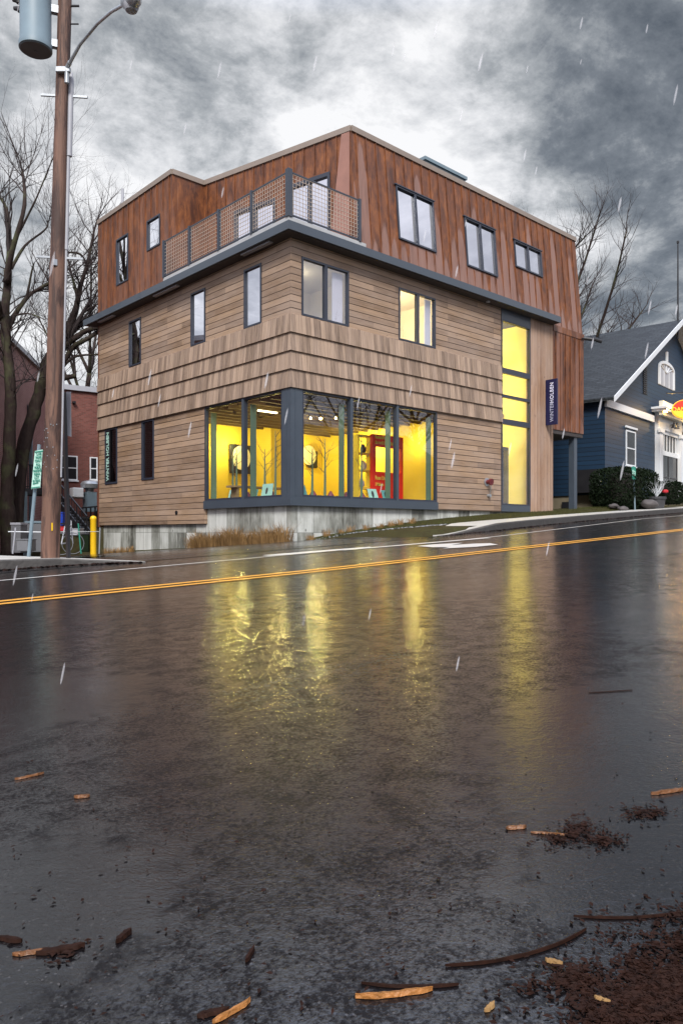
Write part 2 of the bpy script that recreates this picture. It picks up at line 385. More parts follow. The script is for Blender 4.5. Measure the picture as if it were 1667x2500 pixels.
def roofing():
    m, g, b = newmat('asphalt_shingles'); v = oc(g); x, y, z = g.xyz(v)
    br = g.n('ShaderNodeTexBrick', {'Vector': g.comb(g.m('SUBTRACT', y, g.m('MULTIPLY', x, .12)), g.m('MULTIPLY', z, 1.0), 0.0), 'Color1': (.018, .024, .03), 'Color2': (.05, .062, .072),
             'Mortar': (.008, .01, .012), 'Scale': 1.0, 'Mortar Size': .022, 'Brick Width': .5, 'Row Height': .13})
    n = g.noise(v, 9, 5, .6); c = g.mix(.35, br.outputs[0], g.ramp(n, [(.3, .01), (.7, .08)]))
    setb(g, b, Base_Color=c, Roughness=.5, Normal=g.bump(br.outputs['Fac'], -.5, .03)); return m
M['roof'] = roofing()
def asphalt(name, base, wet=1.0):
    m, g, b = newmat(name); v = oc(g)
    agg = g.noise(v, 48.0, 3, .6, .5)
    agg2 = g.n('ShaderNodeTexVoronoi', {'Vector': v, 'Scale': 170.0}).outputs['Distance']
    rip = g.noise(g.n('ShaderNodeVectorRotate', {'Vector': v, 'Axis': (0, 0, 1), 'Angle': .74}, rotation_type='AXIS_ANGLE').outputs[0], 1.0, 1)
    r2 = g.noise(g.scale(g.n('ShaderNodeVectorRotate', {'Vector': v, 'Axis': (0, 0, 1), 'Angle': .74}, rotation_type='AXIS_ANGLE').outputs[0], (14, 40, 1)), 1.0, 4, .65, .6)
    pud = g.noise(v, .33, 5, .55, .4)                       # where water stands
    puddle = g.ramp(pud, [(.44, 0.0), (.60, 1.0)])
    big = g.noise(v, 1.7, 6, .6)
    wear = g.noise(g.scale(v, (.10, 1.3, 1)), 1.0, 5, .6)     # long bands polished by tyres
    x, y, z = g.xyz(v)
    col = g.mix(g.noise(v, 120.0, 3, .7), tuple(q * .45 for q in base), tuple(q * 1.7 for q in base))
    spk = g.wn(g.scale(g.n('ShaderNodeVectorMath', {0: g.scale(v, (260, 260, 260))}, operation='FLOOR').outputs[0], (1, 1, 0)), '3D')
    col = g.mix(g.ramp(spk, [(.985, 0.0), (.99, .7)]), col, (.07, .065, .065))
    col = g.mix(g.m('MULTIPLY', g.ramp(big, [(.35, 0.0), (.7, .5)]), 1.0), col, tuple(q * .5 for q in base))
    sep = g.n('ShaderNodeRGBToBW', {0: puddle}).outputs[0]
    fr_ = g.noise(v, 85.0, 4, .75, .3); fg_ = g.noise(v, 60.0, 2, .6)
    med = g.noise(v, 9.0, 5, .7, .4)
    h = g.m('ADD', g.m('MULTIPLY', agg, g.m('MULTIPLY_ADD', sep, -.55, 1.0)), g.m('ADD', g.m('MULTIPLY', agg2, .35), g.m('ADD', g.m('MULTIPLY', r2, 1.1), g.m('MULTIPLY', fr_, .8))))
    nrm = g.bump(g.m('ADD', h, g.m('MULTIPLY', med, 1.2)), .5, .0022)
    wet_ = g.ramp(g.m('ADD', g.m('MULTIPLY', fr_, .7), g.m('MULTIPLY', med, .45)), [(.50, .04), (.63, 1.0)])
    x0_, y0_, z0_ = g.xyz(v); pool = 0.0
    for (pu, pv, pr) in (((1.78, .55, .75), (2.6, 1.2, .9), (.35, 1.6, .7), (5.4, 2.0, 1.8), (.9, 3.4, 1.2)) if wet == 1.0 else ()):
        dd = g.m('ADD', g.m('POWER', g.m('DIVIDE', g.m('SUBTRACT', x0_, pu), pr), 2.0), g.m('POWER', g.m('DIVIDE', g.m('SUBTRACT', y0_, pv), pr * .7), 2.0))
        pool = g.m('ADD', pool, g.m('EXPONENT', g.m('MULTIPLY', dd, -1.0)))
    pl = g.n('ShaderNodeRGBToBW', {0: g.ramp(g.m('ADD', pool, g.m('MULTIPLY_ADD', med, .9, -.45)), [(.42, 0.0), (.62, 1.0)])}).outputs[0] if wet == 1.0 else sep
    far = g.m('MULTIPLY', sep, .45)
    wet_ = g.m('MAXIMUM', g.n('ShaderNodeRGBToBW', {0: wet_}).outputs[0], g.m('MAXIMUM', far, g.m('MULTIPLY', pl, .85)))
    rough = g.m('ADD', g.m('MULTIPLY', fg_, .10), g.m('ADD', g.m('MULTIPLY_ADD', sep, -.08, .16), g.m('MULTIPLY', g.ramp(wear, [(.35, 0.0), (.65, .08)]), 1.0)))
    setb(g, b, Base_Color=col, Roughness=rough, Normal=nrm, IOR=1.45)
    setb(g, b, Coat_Weight=g.m('MULTIPLY', wet_, 1.0 * wet), Specular_IOR_Level=.12); setb(g, b, Coat_Roughness=g.m('MULTIPLY_ADD', fg_, .14, g.m('MULTIPLY_ADD', sep, -.03, -.005))); b.inputs['Coat IOR'].default_value = 1.75
    setb(g, b, Coat_Normal=g.bump(g.m('ADD', g.m('MULTIPLY', h, g.m('MULTIPLY_ADD', big, 1.6, .1)), g.m('MULTIPLY', med, 1.8)), .75, .00085)); return m
M['asphalt'] = asphalt('wet_asphalt', (.0065, .0058, .0066)); M['lot'] = asphalt('new_asphalt', (.009, .009, .011), .6)
M['paint_y'] = plain('yellow_road_paint', (.78, .36, .035), .38, 0, .3, 30, bump=.3, bsc=60)
M['paint_w'] = plain('white_road_paint', (.62, .60, .56), .38, 0, .35, 26, bump=.3, bsc=60)
M['sidewalk'] = plain('wet_concrete_paving', (.52, .51, .47), .45, 0, .25, 3, bump=.2, bsc=50)
M['boulder'] = plain('dark_boulder', (.09, .08, .08), .7, 0, .4, 5, bump=.6, bsc=12)
M['kerb'] = plain('granite_kerb', (.060, .056, .054), .6, 0, .7, 7, bump=.7, bsc=14)
def groundmat():
    m, g, b = newmat('verge'); v = oc(g); n = g.noise(v, 2.2, 8, .7); n2 = g.noise(v, 22, 6, .7)
    c = g.ramp(g.m('MULTIPLY_ADD', n2, .5, g.m('MULTIPLY', n, .55)), [(.3, (.02, .012, .007)), (.48, (.045, .036, .014)), (.62, (.055, .056, .02)), (.8, (.12, .10, .04))])
    setb(g, b, Base_Color=c, Roughness=.8, Normal=g.bump(n2, .8, .05)); return m
M['ground'] = groundmat()
M['mulch'] = plain('mulch', (.055, .028, .018), .8, 0, .6, 20, bump=.8, bsc=30)
def bark(name, c1, c2):
    m, g, b = newmat(name); v = oc(g); n = g.noise(g.scale(v, (9, 9, 2.2)), 1.0, 8, .7); mo = g.noise(v, 1.3, 5, .6)
    c = g.mix(n, c1, c2); c = g.mix(g.ramp(mo, [(.5, 0.0), (.68, .55)]), c, (.10, .12, .055))
    setb(g, b, Base_Color=c, Roughness=.85, Normal=g.bump(n, .9, .04)); return m
M['bark'] = bark('bark', (.006, .004, .004), (.085, .062, .055)); M['twig'] = plain('twig_bark', (.05, .040, .040), .8, 0, .3)
def polewood():
    m, g, b = newmat('pole_wood'); v = oc(g); n = g.noise(g.scale(v, (11, 11, .7)), 1.0, 9, .8, .6); w = g.noise(g.scale(v, (5, 5, .6)), 1.0, 6, .7, .5)
    c = g.mix(n, (.025, .011, .008), (.30, .16, .11)); c = g.mix(g.ramp(w, [(.46, 0.0), (.58, .85)]), c, (.03, .014, .012))
    kn = g.n('ShaderNodeTexVoronoi', {'Vector': g.scale(v, (4, 4, 1.4)), 'Scale': 1.0}).outputs['Distance']
    c = g.mix(g.ramp(kn, [(.10, .8), (.2, 0.0)]), c, (.04, .018, .012))
    setb(g, b, Base_Color=c, Roughness=.65, Normal=g.bump(n, .7, .02)); return m
M['pole'] = polewood()
M['hedge'] = plain('hedge_leaf', (.007, .014, .005), .7, 0, .7, 5)
M['drygrass'] = plain('dry_grass_blade', (.30, .18, .075), .7, 0, .45, 9)
M['greengrass'] = plain('grass_blade', (.065, .07, .022), .7, 0, .5, 5)
M['trans'] = plain('transformer_paint', (.17, .235, .28), .5, 0, .25, 3)
M['dkgrey'] = plain('dark_grey', (.05, .05, .055), .5)
M['lightgrey'] = plain('light_grey', (.38, .39, .43), .5)
M['oldconc'] = plain('old_foundation', (.22, .19, .13), .8, 0, .3, 2)
M['woodchip'] = plain('wet_wood_chip', (.16, .065, .022), .4, 0, .9, 60, bump=.5, bsc=60)
M['chipbright'] = plain('fresh_split_wood', (.36, .15, .04), .45, 0, .8, 60, bump=.5, bsc=60)
M['leafdark'] = plain('wet_dead_leaf', (.020, .008, .005), .65, 0, 1.0, 45)
M['blue'] = plain('blue_plastic', (.01, .05, .42), .4)
M['redplastic'] = plain('red_plastic', (.5, .02, .03), .4)

for k_ in ('hedge', 'leafdark', 'drygrass', 'greengrass', 'mulch', 'twig', 'bark', 'roof', 'ground'):
    M[k_].node_tree.nodes['Principled BSDF'].inputs['Specular IOR Level'].default_value = .12
M['midgrey'] = plain('mid_grey_paint', (.16, .165, .18), .55)
M['tankbase'] = plain('tank_underside', (.10, .095, .10), .6)
# ---------------------------------------------------------------- ground, road, kerbs, markings
X0, Y0 = 13.145, 16.438          # street corner of the gallery building
def interp(t, pts):
    if t <= pts[0][0]: return pts[0][1]
    for (a, p), (b, q) in zip(pts, pts[1:]):
        if t <= b: return p + (q - p) * (t - a) / (b - a)
    return pts[-1][1]
FAC = [(13.1, -.26), (15, -.03), (17.2, .235), (19.4, .44), (23, .69), (26.5, .86), (30, 1.05), (34, 1.15), (60, 2.3)]
KR = [(14.0, 11.75), (16, 12.0), (18, 12.38), (21, 12.95), (25, 13.5), (32, 13.84), (45, 14.0), (90, 14.0)]
def lot_z(u, v): return P(u) - .05 * max(0, min(v, 48) - 14)
def bank_z(u, v):
    vb = interp(u, KR) + 1.75
    a = P(u) + .15; f = interp(u, FAC)
    if v <= vb: return a
    t = min(1, (v - vb) / max(.2, 16.35 - vb)); return a + (f - a) * t
def gz(u, v):
    """height of the bare ground"""
    l = lot_z(u, v)
    if v < 11.5: return P(u) - .10
    k = max(0, min(1, (u - 13.0) / 1.2))
    r = bank_z(u, v) if v > interp(u, KR) + .3 else P(u) - .10
    low = l - .07
    if u < 13.0: return low
    return low * (1 - k) + r * k
def grid(name, us, vs, zf, mat, label=None, kind='structure'):
    mb = MB(); vv = [[mb.v((u, v, zf(u, v))) for v in vs] for u in us]
    for i in range(len(us) - 1):
        for j in range(len(vs) - 1): mb.bm.faces.new([vv[i][j], vv[i + 1][j], vv[i + 1][j + 1], vv[i][j + 1]])
    o = mb.build(name, mat, smooth=True, normals=False); tag(o, label, None, None, kind); return o
def fr(a, b, st): n = int(round((b - a) / st)); return [a + (b - a) * i / n for i in range(n + 1)]
US = [-400, -200, -100, -60] + fr(-40, 8, 2) + fr(8.5, 36, .5)[0:] + fr(38, 70, 2) + [90, 150, 400]
VS = [-400, -150, -60, -30, -15, -6, 0, 6] + fr(10, 18, .25) + fr(19, 50, 1) + [60, 90, 150, 400]
grid('ground', US, VS, gz, M['ground'])
def ribbon(name, pts, mat, dz, kind='structure', closed_side=None):
    """flat strip on the road between two polylines of (u, v)"""
    mb = MB(); A, B = pts
    for i in range(len(A) - 1):
        q = [A[i], A[i + 1], B[i + 1], B[i]]
        mb.face([(u, v, P(u) + dz) for u, v in q])
    bmesh.ops.remove_doubles(mb.bm, verts=mb.bm.verts, dist=1e-4)
    for f in mb.bm.faces:
        if f.normal.z < 0: f.normal_flip()
    return tag(mb.build(name, mat, normals=False), kind=kind)
ur = fr(-80, 120, 2)
ribbon('road', ([(u, -9) for u in ur], [(u, interp(u, [(12.9, 11.6), (13.0, 11.6), (14.0, 11.8), (18, 12.45), (25, 13.6), (34, 14.02), (120, 14.05)])) for u in ur]), M['asphalt'], 0)
# newer, darker asphalt of the parking lot beside the building, and its apron in front of the bank
def lotedge(u): return interp(u, [(12.95, 60), (12.96, 16.38), (13.6, 15.6), (14.6, 15.0), (16.0, 14.3), (17.6, 13.95), (18.6, 13.6)])
mb = MB()
for a, b in zip(fr(-30, 18.5, .5), fr(-30, 18.5, .5)[1:]):
    top = 45 if b <= 13.0 else min(lotedge(a), lotedge(b))
    v0 = interp(a, [(13.5, 11.59), (14, 11.79), (18, 12.44)]); v1 = interp(b, [(13.5, 11.59), (14, 11.79), (18, 12.44)])
    n = 34 if b <= 13 else 6
    for k in range(n):
        t0, t1 = k / n, (k + 1) / n
        ta, tb = (top, top) if b <= 13 else (lotedge(a), lotedge(b))
        q = [(a, v0 + (ta - v0) * t0), (b, v1 + (tb - v1) * t0), (b, v1 + (tb - v1) * t1), (a, v0 + (ta - v0) * t1)]
        mb.face([(u, v, lot_z(u, v) + .004 + .002 * (v > 14)) for u, v in q])
bmesh.ops.remove_doubles(mb.bm, verts=mb.bm.verts, dist=1e-4)
for f in mb.bm.faces:
    if f.normal.z < 0: f.normal_flip()
tag(mb.build('parking_lot', M['lot'], normals=False, smooth=True), kind='structure')
# markings: double yellow line, white edge line, lane arrow, worn short line
def line(name, u0, u1, v0, w, mat, curve=None, dz=.006):
    us = fr(u0, u1, 1.0); c = curve or (lambda u: v0)
    return ribbon(name, ([(u, c(u)) for u in us], [(u, c(u) + w) for u in us]), mat, dz)
def ycurve(u): return interp(u, [(-30, 7.5), (2.4, 7.33), (6.4, 7.02), (16.7, 7.06), (60, 7.3)])
line('yellow_line', -30, 70, 0, .12, M['paint_y'], ycurve)
line('yellow_line', -30, 70, 0, .12, M['paint_y'], lambda u: ycurve(u) + .25)
line('white_edge_line', -30, 70, 0, .085, M['paint_w'], lambda u: interp(u, [(-30, 10.3), (9.3, 10.12), (13.4, 9.95), (19, 10.9), (25, 12.0), (70, 12.4)]))
def patch(name, pix, mat, dz=.007):
    mb = MB(); mb.face([road_pt(x, y) + Vector((0, 0, dz)) for x, y in pix])
    for f in mb.bm.faces:
        if f.normal.z < 0: f.normal_flip()
    return tag(mb.build(name, mat, normals=False), kind='structure')
patch('lane_arrow', [(1018, 1334), (1060, 1329.5), (1130, 1326), (1102, 1331.5), (1160, 1328), (1196, 1327), (1216, 1330.5), (1160, 1336), (1080, 1340), (1098, 1336.5), (1056, 1337)], M['paint_w'])
patch('lane_stripe', [(640, 1356.5), (760, 1346.5), (905, 1335.5), (905, 1337), (780, 1349), (660, 1358)], M['paint_w'])
patch('lane_stripe', [(834, 1343.0), (1190, 1313.5), (1200, 1314.0), (840, 1344.5)], M['paint_w'])
def slab(name, inner, outer, mat, top, bot=-.12, kind='structure', bevel=.0):
    """raised strip between two polylines"""
    mb = MB(); n = len(inner)
    def q(p, z): return (p[0], p[1], P(p[0]) + z)
    tf = top if callable(top) else (lambda p: top)
    for i in range(n - 1):
        a, b, c, d = inner[i], inner[i + 1], outer[i + 1], outer[i]
        mb.face([q(a, tf(a)), q(b, tf(b)), q(c, tf(c)), q(d, tf(d))])
        mb.face([q(a, bot), q(a, tf(a)), q(b, tf(b)), q(b, bot)][::-1]); mb.face([q(d, bot), q(c, bot), q(c, tf(c)), q(d, tf(d))][::-1])
    for p, r in ((inner[0], outer[0]), (inner[-1], outer[-1])): mb.face([q(p, bot), q(r, bot), q(r, tf(r)), q(p, tf(p))])
    bmesh.ops.remove_doubles(mb.bm, verts=mb.bm.verts, dist=1e-4)
    return tag(mb.build(name, mat, bevel=bevel), kind=kind)
uu = fr(14.0, 90, .5)
kr = lambda u: interp(u, KR) + .03 * sin(u * 1.7)
ktop = lambda p: .185 * min(1, max(0, (p[0] - 14.6) / 2.5)) + .012
slab('kerb', [(u, kr(u)) for u in uu], [(u, kr(u) + .17) for u in uu], M['kerb'], ktop, bevel=.02)
inner = [(u, kr(u) + .17) for u in uu]; outer = [(u, max(kr(u) + .18, interp(u, [(14.0, 12.0), (15.5, 13.2), (17.5, 14.1)]) if u < 17.5 else kr(u) + 1.75)) for u in uu]
slab('sidewalk', inner, outer, M['sidewalk'], lambda p: ktop(p) + .004)
# corner pavement on the left with its kerb, tapering to a point at the driveway
KL = [(-30, 12.75), (-10, 12.5), (0, 12.38), (3, 12.27), (4.0, 12.22), (4.9, 12.08), (5.5, 11.75), (5.95, 11.35)]
BL = [(-30, 15.3), (-10, 15.0), (0, 14.7), (3, 14.55), (4.4, 14.35), (5.4, 13.5), (5.9, 12.5), (6.05, 11.42)]
ltop = lambda p: .165 * min(1, max(0.05, (6.1 - p[0]) / 1.6))
def off(pl, d): return [(p[0] + (d if i > 4 else 0) * -.5, p[1] + d) for i, p in enumerate(pl)]
slab('kerb', KL, [(-30, 12.92), (-10, 12.67), (0, 12.55), (3, 12.44), (4.0, 12.4), (4.9, 12.26), (5.55, 11.9), (5.98, 11.38)], M['kerb'], ltop, bevel=.02)
slab('sidewalk', [(-30, 12.92), (-10, 12.67), (0, 12.55), (3, 12.44), (4.0, 12.4), (4.9, 12.26), (5.55, 11.9), (5.98, 11.38)], BL, M['sidewalk'], lambda p: ltop(p) + .003)
mb = MB()
for a, b in zip(fr(-30, 7, 1), fr(-30, 7, 1)[1:]):
    for k in range(5):
        v0, v1 = 14.2 + k * .9, 14.2 + (k + 1) * .9
        mb.face([(a, v0, lot_z(a, v0) + .05), (b, v0, lot_z(b, v0) + .05), (b, v1, lot_z(b, v1) + .05), (a, v1, lot_z(a, v1) + .05)])
tag(mb.build('mulch_bed', M['mulch'], normals=False), kind='structure')

# ---------------------------------------------------------------- the gallery building
B = thing('gallery_building', 'three-storey corner building clad in cedar boards and shingles below and rusted steel panels above', 'building', (X0, Y0, -.3))
def wx(a): return X0 + a
def wy(b): return Y0 + b
# foundation
mb = MB(); mb.box((wx(.10), wy(.10), -1.6), (wx(13.1), wy(.35), .745)); mb.box((wx(.10), wy(.35), -1.6), (wx(.35), wy(4.43), .745)); mb.box((wx(.10), wy(4.43), -1.6), (wx(.35), wy(12.0), .255))
mb.box((wx(.35), wy(11.75), -1.6), (wx(13.1), wy(12.0), .25)); mb.build('foundation', M['concrete'], B)
# cedar walls with the openings
RW = {'a': (.379, 2.195, 6.13, 7.79), 'b': (4.374, 6.156, 6.13, 7.80)}
mb = MB()
wall(mb, 'x', wy(0), .16, wx(0), wx(9.86), 3.97, 8.27, [(wx(a), wx(b), p, q) for a, b, p, q in RW.values()])
wall(mb, 'x', wy(0), .16, wx(6.26), wx(9.86), .755, 3.97)
wall(mb, 'y', wx(0), .16, wy(.16), wy(12.2), 3.97, 8.27, [(wy(1.36), wy(2.236), 6.11, 7.88), (wy(4.386), wy(5.261), 6.13, 7.88), (wy(8.714), wy(9.63), 6.15, 7.85)])
wall(mb, 'y', wx(0), .16, wy(4.44), wy(12.2), .27, 3.97, [(wy(7.747), wy(8.648), 1.883, 4.1), (wy(10.60), wy(11.64), 1.87, 4.1)])
mb.build('cedar_siding', M['siding'], B)
mb = MB(); wall(mb, 'x', wy(-.03), .2, wx(11.73), wx(13.262), .60, 8.27)
for k in range(15): mb.box((wx(11.74 + k * .104), wy(-.045), .62), (wx(11.81 + k * .104), wy(-.03), 8.2))
mb.build('vertical_slats', M['slats'], B)
# flared shingle courses running round the corner
mb = MB()
for k in range(4):
    z0 = 4.04 + k * .515; z1 = z0 + .535
    prof = [(-.0, z0), (.075, z0), (.022, z1), (-.0, z1)]
    R = [[(wx(9.87), wy(-o), z) for o, z in prof], [(wx(-o), wy(-o), z) for o, z in prof], [(wx(-o), wy(12.27), z) for o, z in prof]]
    for A, C in zip(R, R[1:]):
        for i in range(4): mb.face([A[i], A[(i + 1) % 4], C[(i + 1) % 4], C[i]])
    mb.face(R[0]); mb.face(R[2][::-1])
mb.build('shingle_band', M['shingle'], B)
# shop window: corner post, frame, mullions, sill band
sf = MB()
sf.box((wx(-.03), wy(-.03), 1.0), (wx(.10), wy(.10), 4.035)); sf.box((wx(.1), wy(-.03), 1.0), (wx(.395), wy(.10), 4.035)); sf.box((wx(-.03), wy(.1), 1.0), (wx(.10), wy(.375), 4.035))
sf.box((wx(.13), wy(-.045), 1.02), (wx(.16), wy(-.03), 4.03)); sf.box((wx(-.045), wy(.13), 1.02), (wx(-.03), wy(.16), 4.03))
sf.build('corner_post', M['steel'], B)
sf = MB()
sf.box((wx(-.05), wy(-.05), .745), (wx(6.26), wy(.12), .998)); sf.box((wx(-.05), wy(.12), .745), (wx(.12), wy(4.44), .998))
sf.build('sill_band', M['steel'], B)
def sash(name, axis, c, h0, h1, z0, z1, mull=(), t=.045, fw=.055, fmat='frame', gmat='glass', parent=None, back=None, backm='pane_backing', dep=.09, zm=()):
    """framed window set in an opening; panes are children of the frame"""
    mb = MB()
    def bx(a, b, p, q, o0=-.03, o1=dep):
        if axis == 'x': mb.box((a, c + o0, p), (b, c + o1, q))
        elif axis == 'y': mb.box((c + o0, a, p), (c + o1, b, q))
    bx(h0, h1, z0, z0 + fw); bx(h0, h1, z1 - fw, z1); bx(h0, h0 + fw, z0 + fw, z1 - fw); bx(h1 - fw, h1, z0 + fw, z1 - fw)
    for mm, w in mull: bx(mm - w / 2, mm + w / 2, z0 + fw, z1 - fw, -.028, dep - .002)
    for zz, w in zm: bx(h0 + fw, h1 - fw, zz - w / 2, zz + w / 2, -.026, dep - .004)
    fo = mb.build(name, M[fmat], parent or B, bevel=0)
    g = MB(); a, b, p, q = h0 + fw * .6, h1 - fw * .6, z0 + fw * .6, z1 - fw * .6
    if axis == 'x': g.face([(a, c + .03, p), (b, c + .03, p), (b, c + .03, q), (a, c + .03, q)])
    else: g.face([(c + .03, a, p), (c + .03, b, p), (c + .03, b, q), (c + .03, a, q)])
    g.build('pane', M[gmat], fo)
    if back:
        k = MB()
        if axis == 'x': k.box((h0 - .02, c + back, z0 - .02), (h1 + .02, c + back + .02, z1 + .02))
        else: k.box((c + back, h0 - .02, z0 - .02), (c + back + .02, h1 + .02, z1 + .02))
        k.build('pane_backing', M[backm], fo)  # sheet behind glass: pale tint paints sky reflection, dark tint an unlit room
    return fo
sash('shop_window', 'x', wy(.02), wx(.397), wx(2.30), 1.0, 4.03, gmat='shopglass', fw=.06)
sash('shop_window', 'x', wy(.02), wx(2.302), wx(4.30), 1.0, 4.03, gmat='shopglass', fw=.06)
sash('shop_window', 'x', wy(.02), wx(4.302), wx(6.25), 1.0, 4.03, gmat='shopglass', fw=.06)
sash('shop_window', 'y', wx(.02), wy(.377), wy(2.28), 1.0, 4.03, gmat='shopglass', fw=.06)
sash('shop_window', 'y', wx(.02), wy(2.282), wy(4.43), 1.0, 4.03, gmat='shopglass', fw=.06)
for a in (2.30, 4.30): mb = MB(); mb.box((wx(a - .05), wy(-.04), 1.0), (wx(a + .05), wy(-.012), 4.03)); mb.build('mullion_cover', M['steel'], B)
mb = MB(); mb.box((wx(-.04), wy(2.23), 1.0), (wx(-.012), wy(2.33), 4.03)); mb.build('mullion_cover', M['steel'], B)
for a in (2.1, 4.1, 6.06): mb = MB(); mb.box((wx(a), wy(.14), 1.0), (wx(a + .05), wy(.33), 3.85)); mb.build('window_jamb', M['jamb'], B)
for b in (2.08, 4.25): mb = MB(); mb.box((wx(.14), wy(b), 1.0), (wx(.33), wy(b + .05), 3.85)); mb.build('window_jamb', M['jamb'], B)
# second-floor windows
f = sash('window', 'x', wy(0), wx(.379), wx(2.195), 6.13, 7.79, mull=[(wx(1.29), .11)], gmat='litglass')
f = sash('window', 'x', wy(0), wx(4.374), wx(6.156), 6.13, 7.80, mull=[(wx(5.28), .11)], gmat='litglass')
for b0, b1, z0, z1 in ((1.36, 2.236, 6.11, 7.88), (4.386, 5.261, 6.13, 7.88)):
    sash('window', 'y', wx(0), wy(b0), wy(b1), z0, z1, back=.14)
sash('window', 'y', wx(0), wy(8.714), wy(9.63), 6.15, 7.85, back=.6, backm='void')
s1 = sash('slit_window', 'y', wx(0), wy(7.747), wy(8.648), 1.883, 4.04, gmat='darkglass', back=.5, backm='soffit', fw=.07)
s2 = sash('slit_window', 'y', wx(0), wy(10.60), wy(11.64), 1.87, 4.04, gmat='darkglass', back=.5, backm='soffit', fw=.07)
mb = MB(); mb.box((wx(-.02), wy(11.2), 1.95), (wx(.0), wy(11.57), 4.0)); pn = mb.build('sign_strip', M['black'], s2)
text('WINTER HOLBEN', .30, M['signmint'], T((wx(-.024), wy(11.39), 2.95)) @ Rleft() @ ROT90, parent=pn, bold=.006, sx=.8)
# tall stair window
sash('stair_window', 'x', wy(.0), wx(9.862), wx(11.725), .99, 7.84, fw=.06, zm=[(5.967, .2), (5.03, .11), (4.086, .2)], gmat='shopglass')
mb = MB(); mb.box((wx(9.862), wy(-.03), .76), (wx(11.725), wy(.12), .988)); mb.build('stair_window_panel', M['steel'], B); mb = MB(); mb.box((wx(9.862), wy(-.03), 7.842), (wx(11.725), wy(.12), 8.27)); mb.build('stair_window_panel', M['steel'], B)
# canopy running round two sides
def ell(mb, prof, a1, b1):
    n = len(prof)
    R = [[(wx(a1), wy(-o), z) for o, z in prof], [(wx(-o), wy(-o), z) for o, z in prof], [(wx(-o), wy(b1), z) for o, z in prof]]
    for A, C in zip(R, R[1:]):
        for i in range(n): mb.face([A[i], A[(i + 1) % n], C[(i + 1) % n], C[i]])
    mb.face(R[0]); mb.face(R[2][::-1])
mb = MB(); ell(mb, [(-.1, 8.262), (.36, 8.262), (.36, 8.245), (.42, 8.245), (.42, 8.48), (-.1, 8.48)], 13.25, 12.75); mb.build('canopy', M['steel'], B)
mb = MB(); ell(mb, [(-.14, 8.225), (.355, 8.235), (.355, 8.26), (-.14, 8.26)], 13.2, 12.5); mb.build('soffit', M['soffit'], B)
mb = MB(); ell(mb, [(-.0, 8.48), (.37, 8.48), (.39, 8.50), (.39, 8.60), (-.0, 8.60)], 2.55, 6.42); mb.build('balcony_ledge', M['ledge'], B)
mb = MB(); mb.box((wx(0), wy(0), 8.27), (wx(2.7), wy(6.5), 8.56)); mb.build('balcony_floor', M['ledge'], B)
for (b0, b1) in ((.6, 2.0), (5.7, 7.3), (10.4, 11.7)):
    mb = MB(); mb.box((wx(-.30), wy(b0), 8.195), (wx(-.17), wy(b1), 8.235)); mb.build('soffit_light', M['lightgrey'], B)
for a0 in (8.8,):
    mb = MB(); mb.lathe([(.07, 0), (.07, .05)], (wx(a0), wy(-.2), 8.18), 16); mb.build('soffit_light', M['lightgrey'], B)
# upper storey
M['corten_pale'] = plain('pale_rust_sheet', (.30, .15, .115), .45, 0, .35, 1.5)
zt = 12.35
def seams(mb, axis, c, h0, h1, z0, z1, holes, st=.43, xf=None):
    k = math.ceil(h0 / st) * st
    k = h0 + .18
    while k < h1 - .05:
        segs = [(z0, z1)]
        for a, b, p, q in holes:
            if a - .03 < k < b + .03:
                segs = [s for (s0, s1) in segs for s in ((s0, min(s1, p - .06)), (max(s0, q + .08), s1)) if s[1] - s[0] > .05]
        for s0, s1 in segs:
            if axis == 'x': mb.box((k - .012, c - .03, s0), (k + .012, c + .01, s1))
            else: mb.box((c - .03, k - .012, s0), (c + .01, k + .012, s1))
        k += st
def lean(p): return Vector((p.x, p.y + .35 * (p.z - 8.25) / 4.1, p.z))
WH = [(4.473, 6.309, 9.40, 11.17), (7.973, 9.765, 9.37, 11.14), (10.978, 12.813, 10.07, 11.12)]
hs = [(wx(a), wx(b), p, q) for a, b, p, q in WH]
mb = MB(lean); wall(mb, 'x', wy(0), .18, wx(2.62), wx(15.6), 8.30, zt, hs)
def seams2(mb, h0, h1):
    seams(mb, 'x', wy(0), h0, h1, 8.32, zt - .02, hs)
seams2(mb, wx(2.62), wx(15.6)); mb.build('rusted_mansard', M['corten'], B)
for a, b, p, q in WH:
    # window in the leaning wall: built upright then leant with the wall
    mb = MB(lean); c = wy(0); fw = .055
    mb.box((wx(a), c - .05, p), (wx(b), c + .1, p + fw)); mb.box((wx(a), c - .05, q - fw), (wx(b), c + .1, q))
    mb.box((wx(a), c - .05, p + fw), (wx(a) + fw, c + .1, q - fw)); mb.box((wx(b) - fw, c - .05, p + fw), (wx(b), c + .1, q - fw))
    mid = wx((a + b) / 2); mb.box((mid - .05, c - .045, p + fw), (mid + .05, c + .1, q - fw))
    mb.box((wx(a) - .05, c - .075, q), (wx(b) + .05, c + .02, q + .035))
    fo = mb.build('window', M['frame'], B)
    g = MB(lean); g.face([(wx(a), c + .03, p), (wx(b), c + .03, p), (wx(b), c + .03, q), (wx(a), c + .03, q)]); g.build('pane', M['glass'], fo)
    k = MB(lean); k.box((wx(a) - .02, c + .15, p - .02), (mid + (b - a) * .16, c + .17, q + .02)); k.box((mid + (b - a) * .22, c + .15, p - .02), (mid + (b - a) * .36, c + .17, q + .02)); k.box((mid + (b - a) * .37, c + .22, p - .02), (wx(b) + .02, c + .24, q + .02)); k.build('pane_backing', M['pane_backing'], fo)  # lavender sheets with the sky's reflection painted into their colour
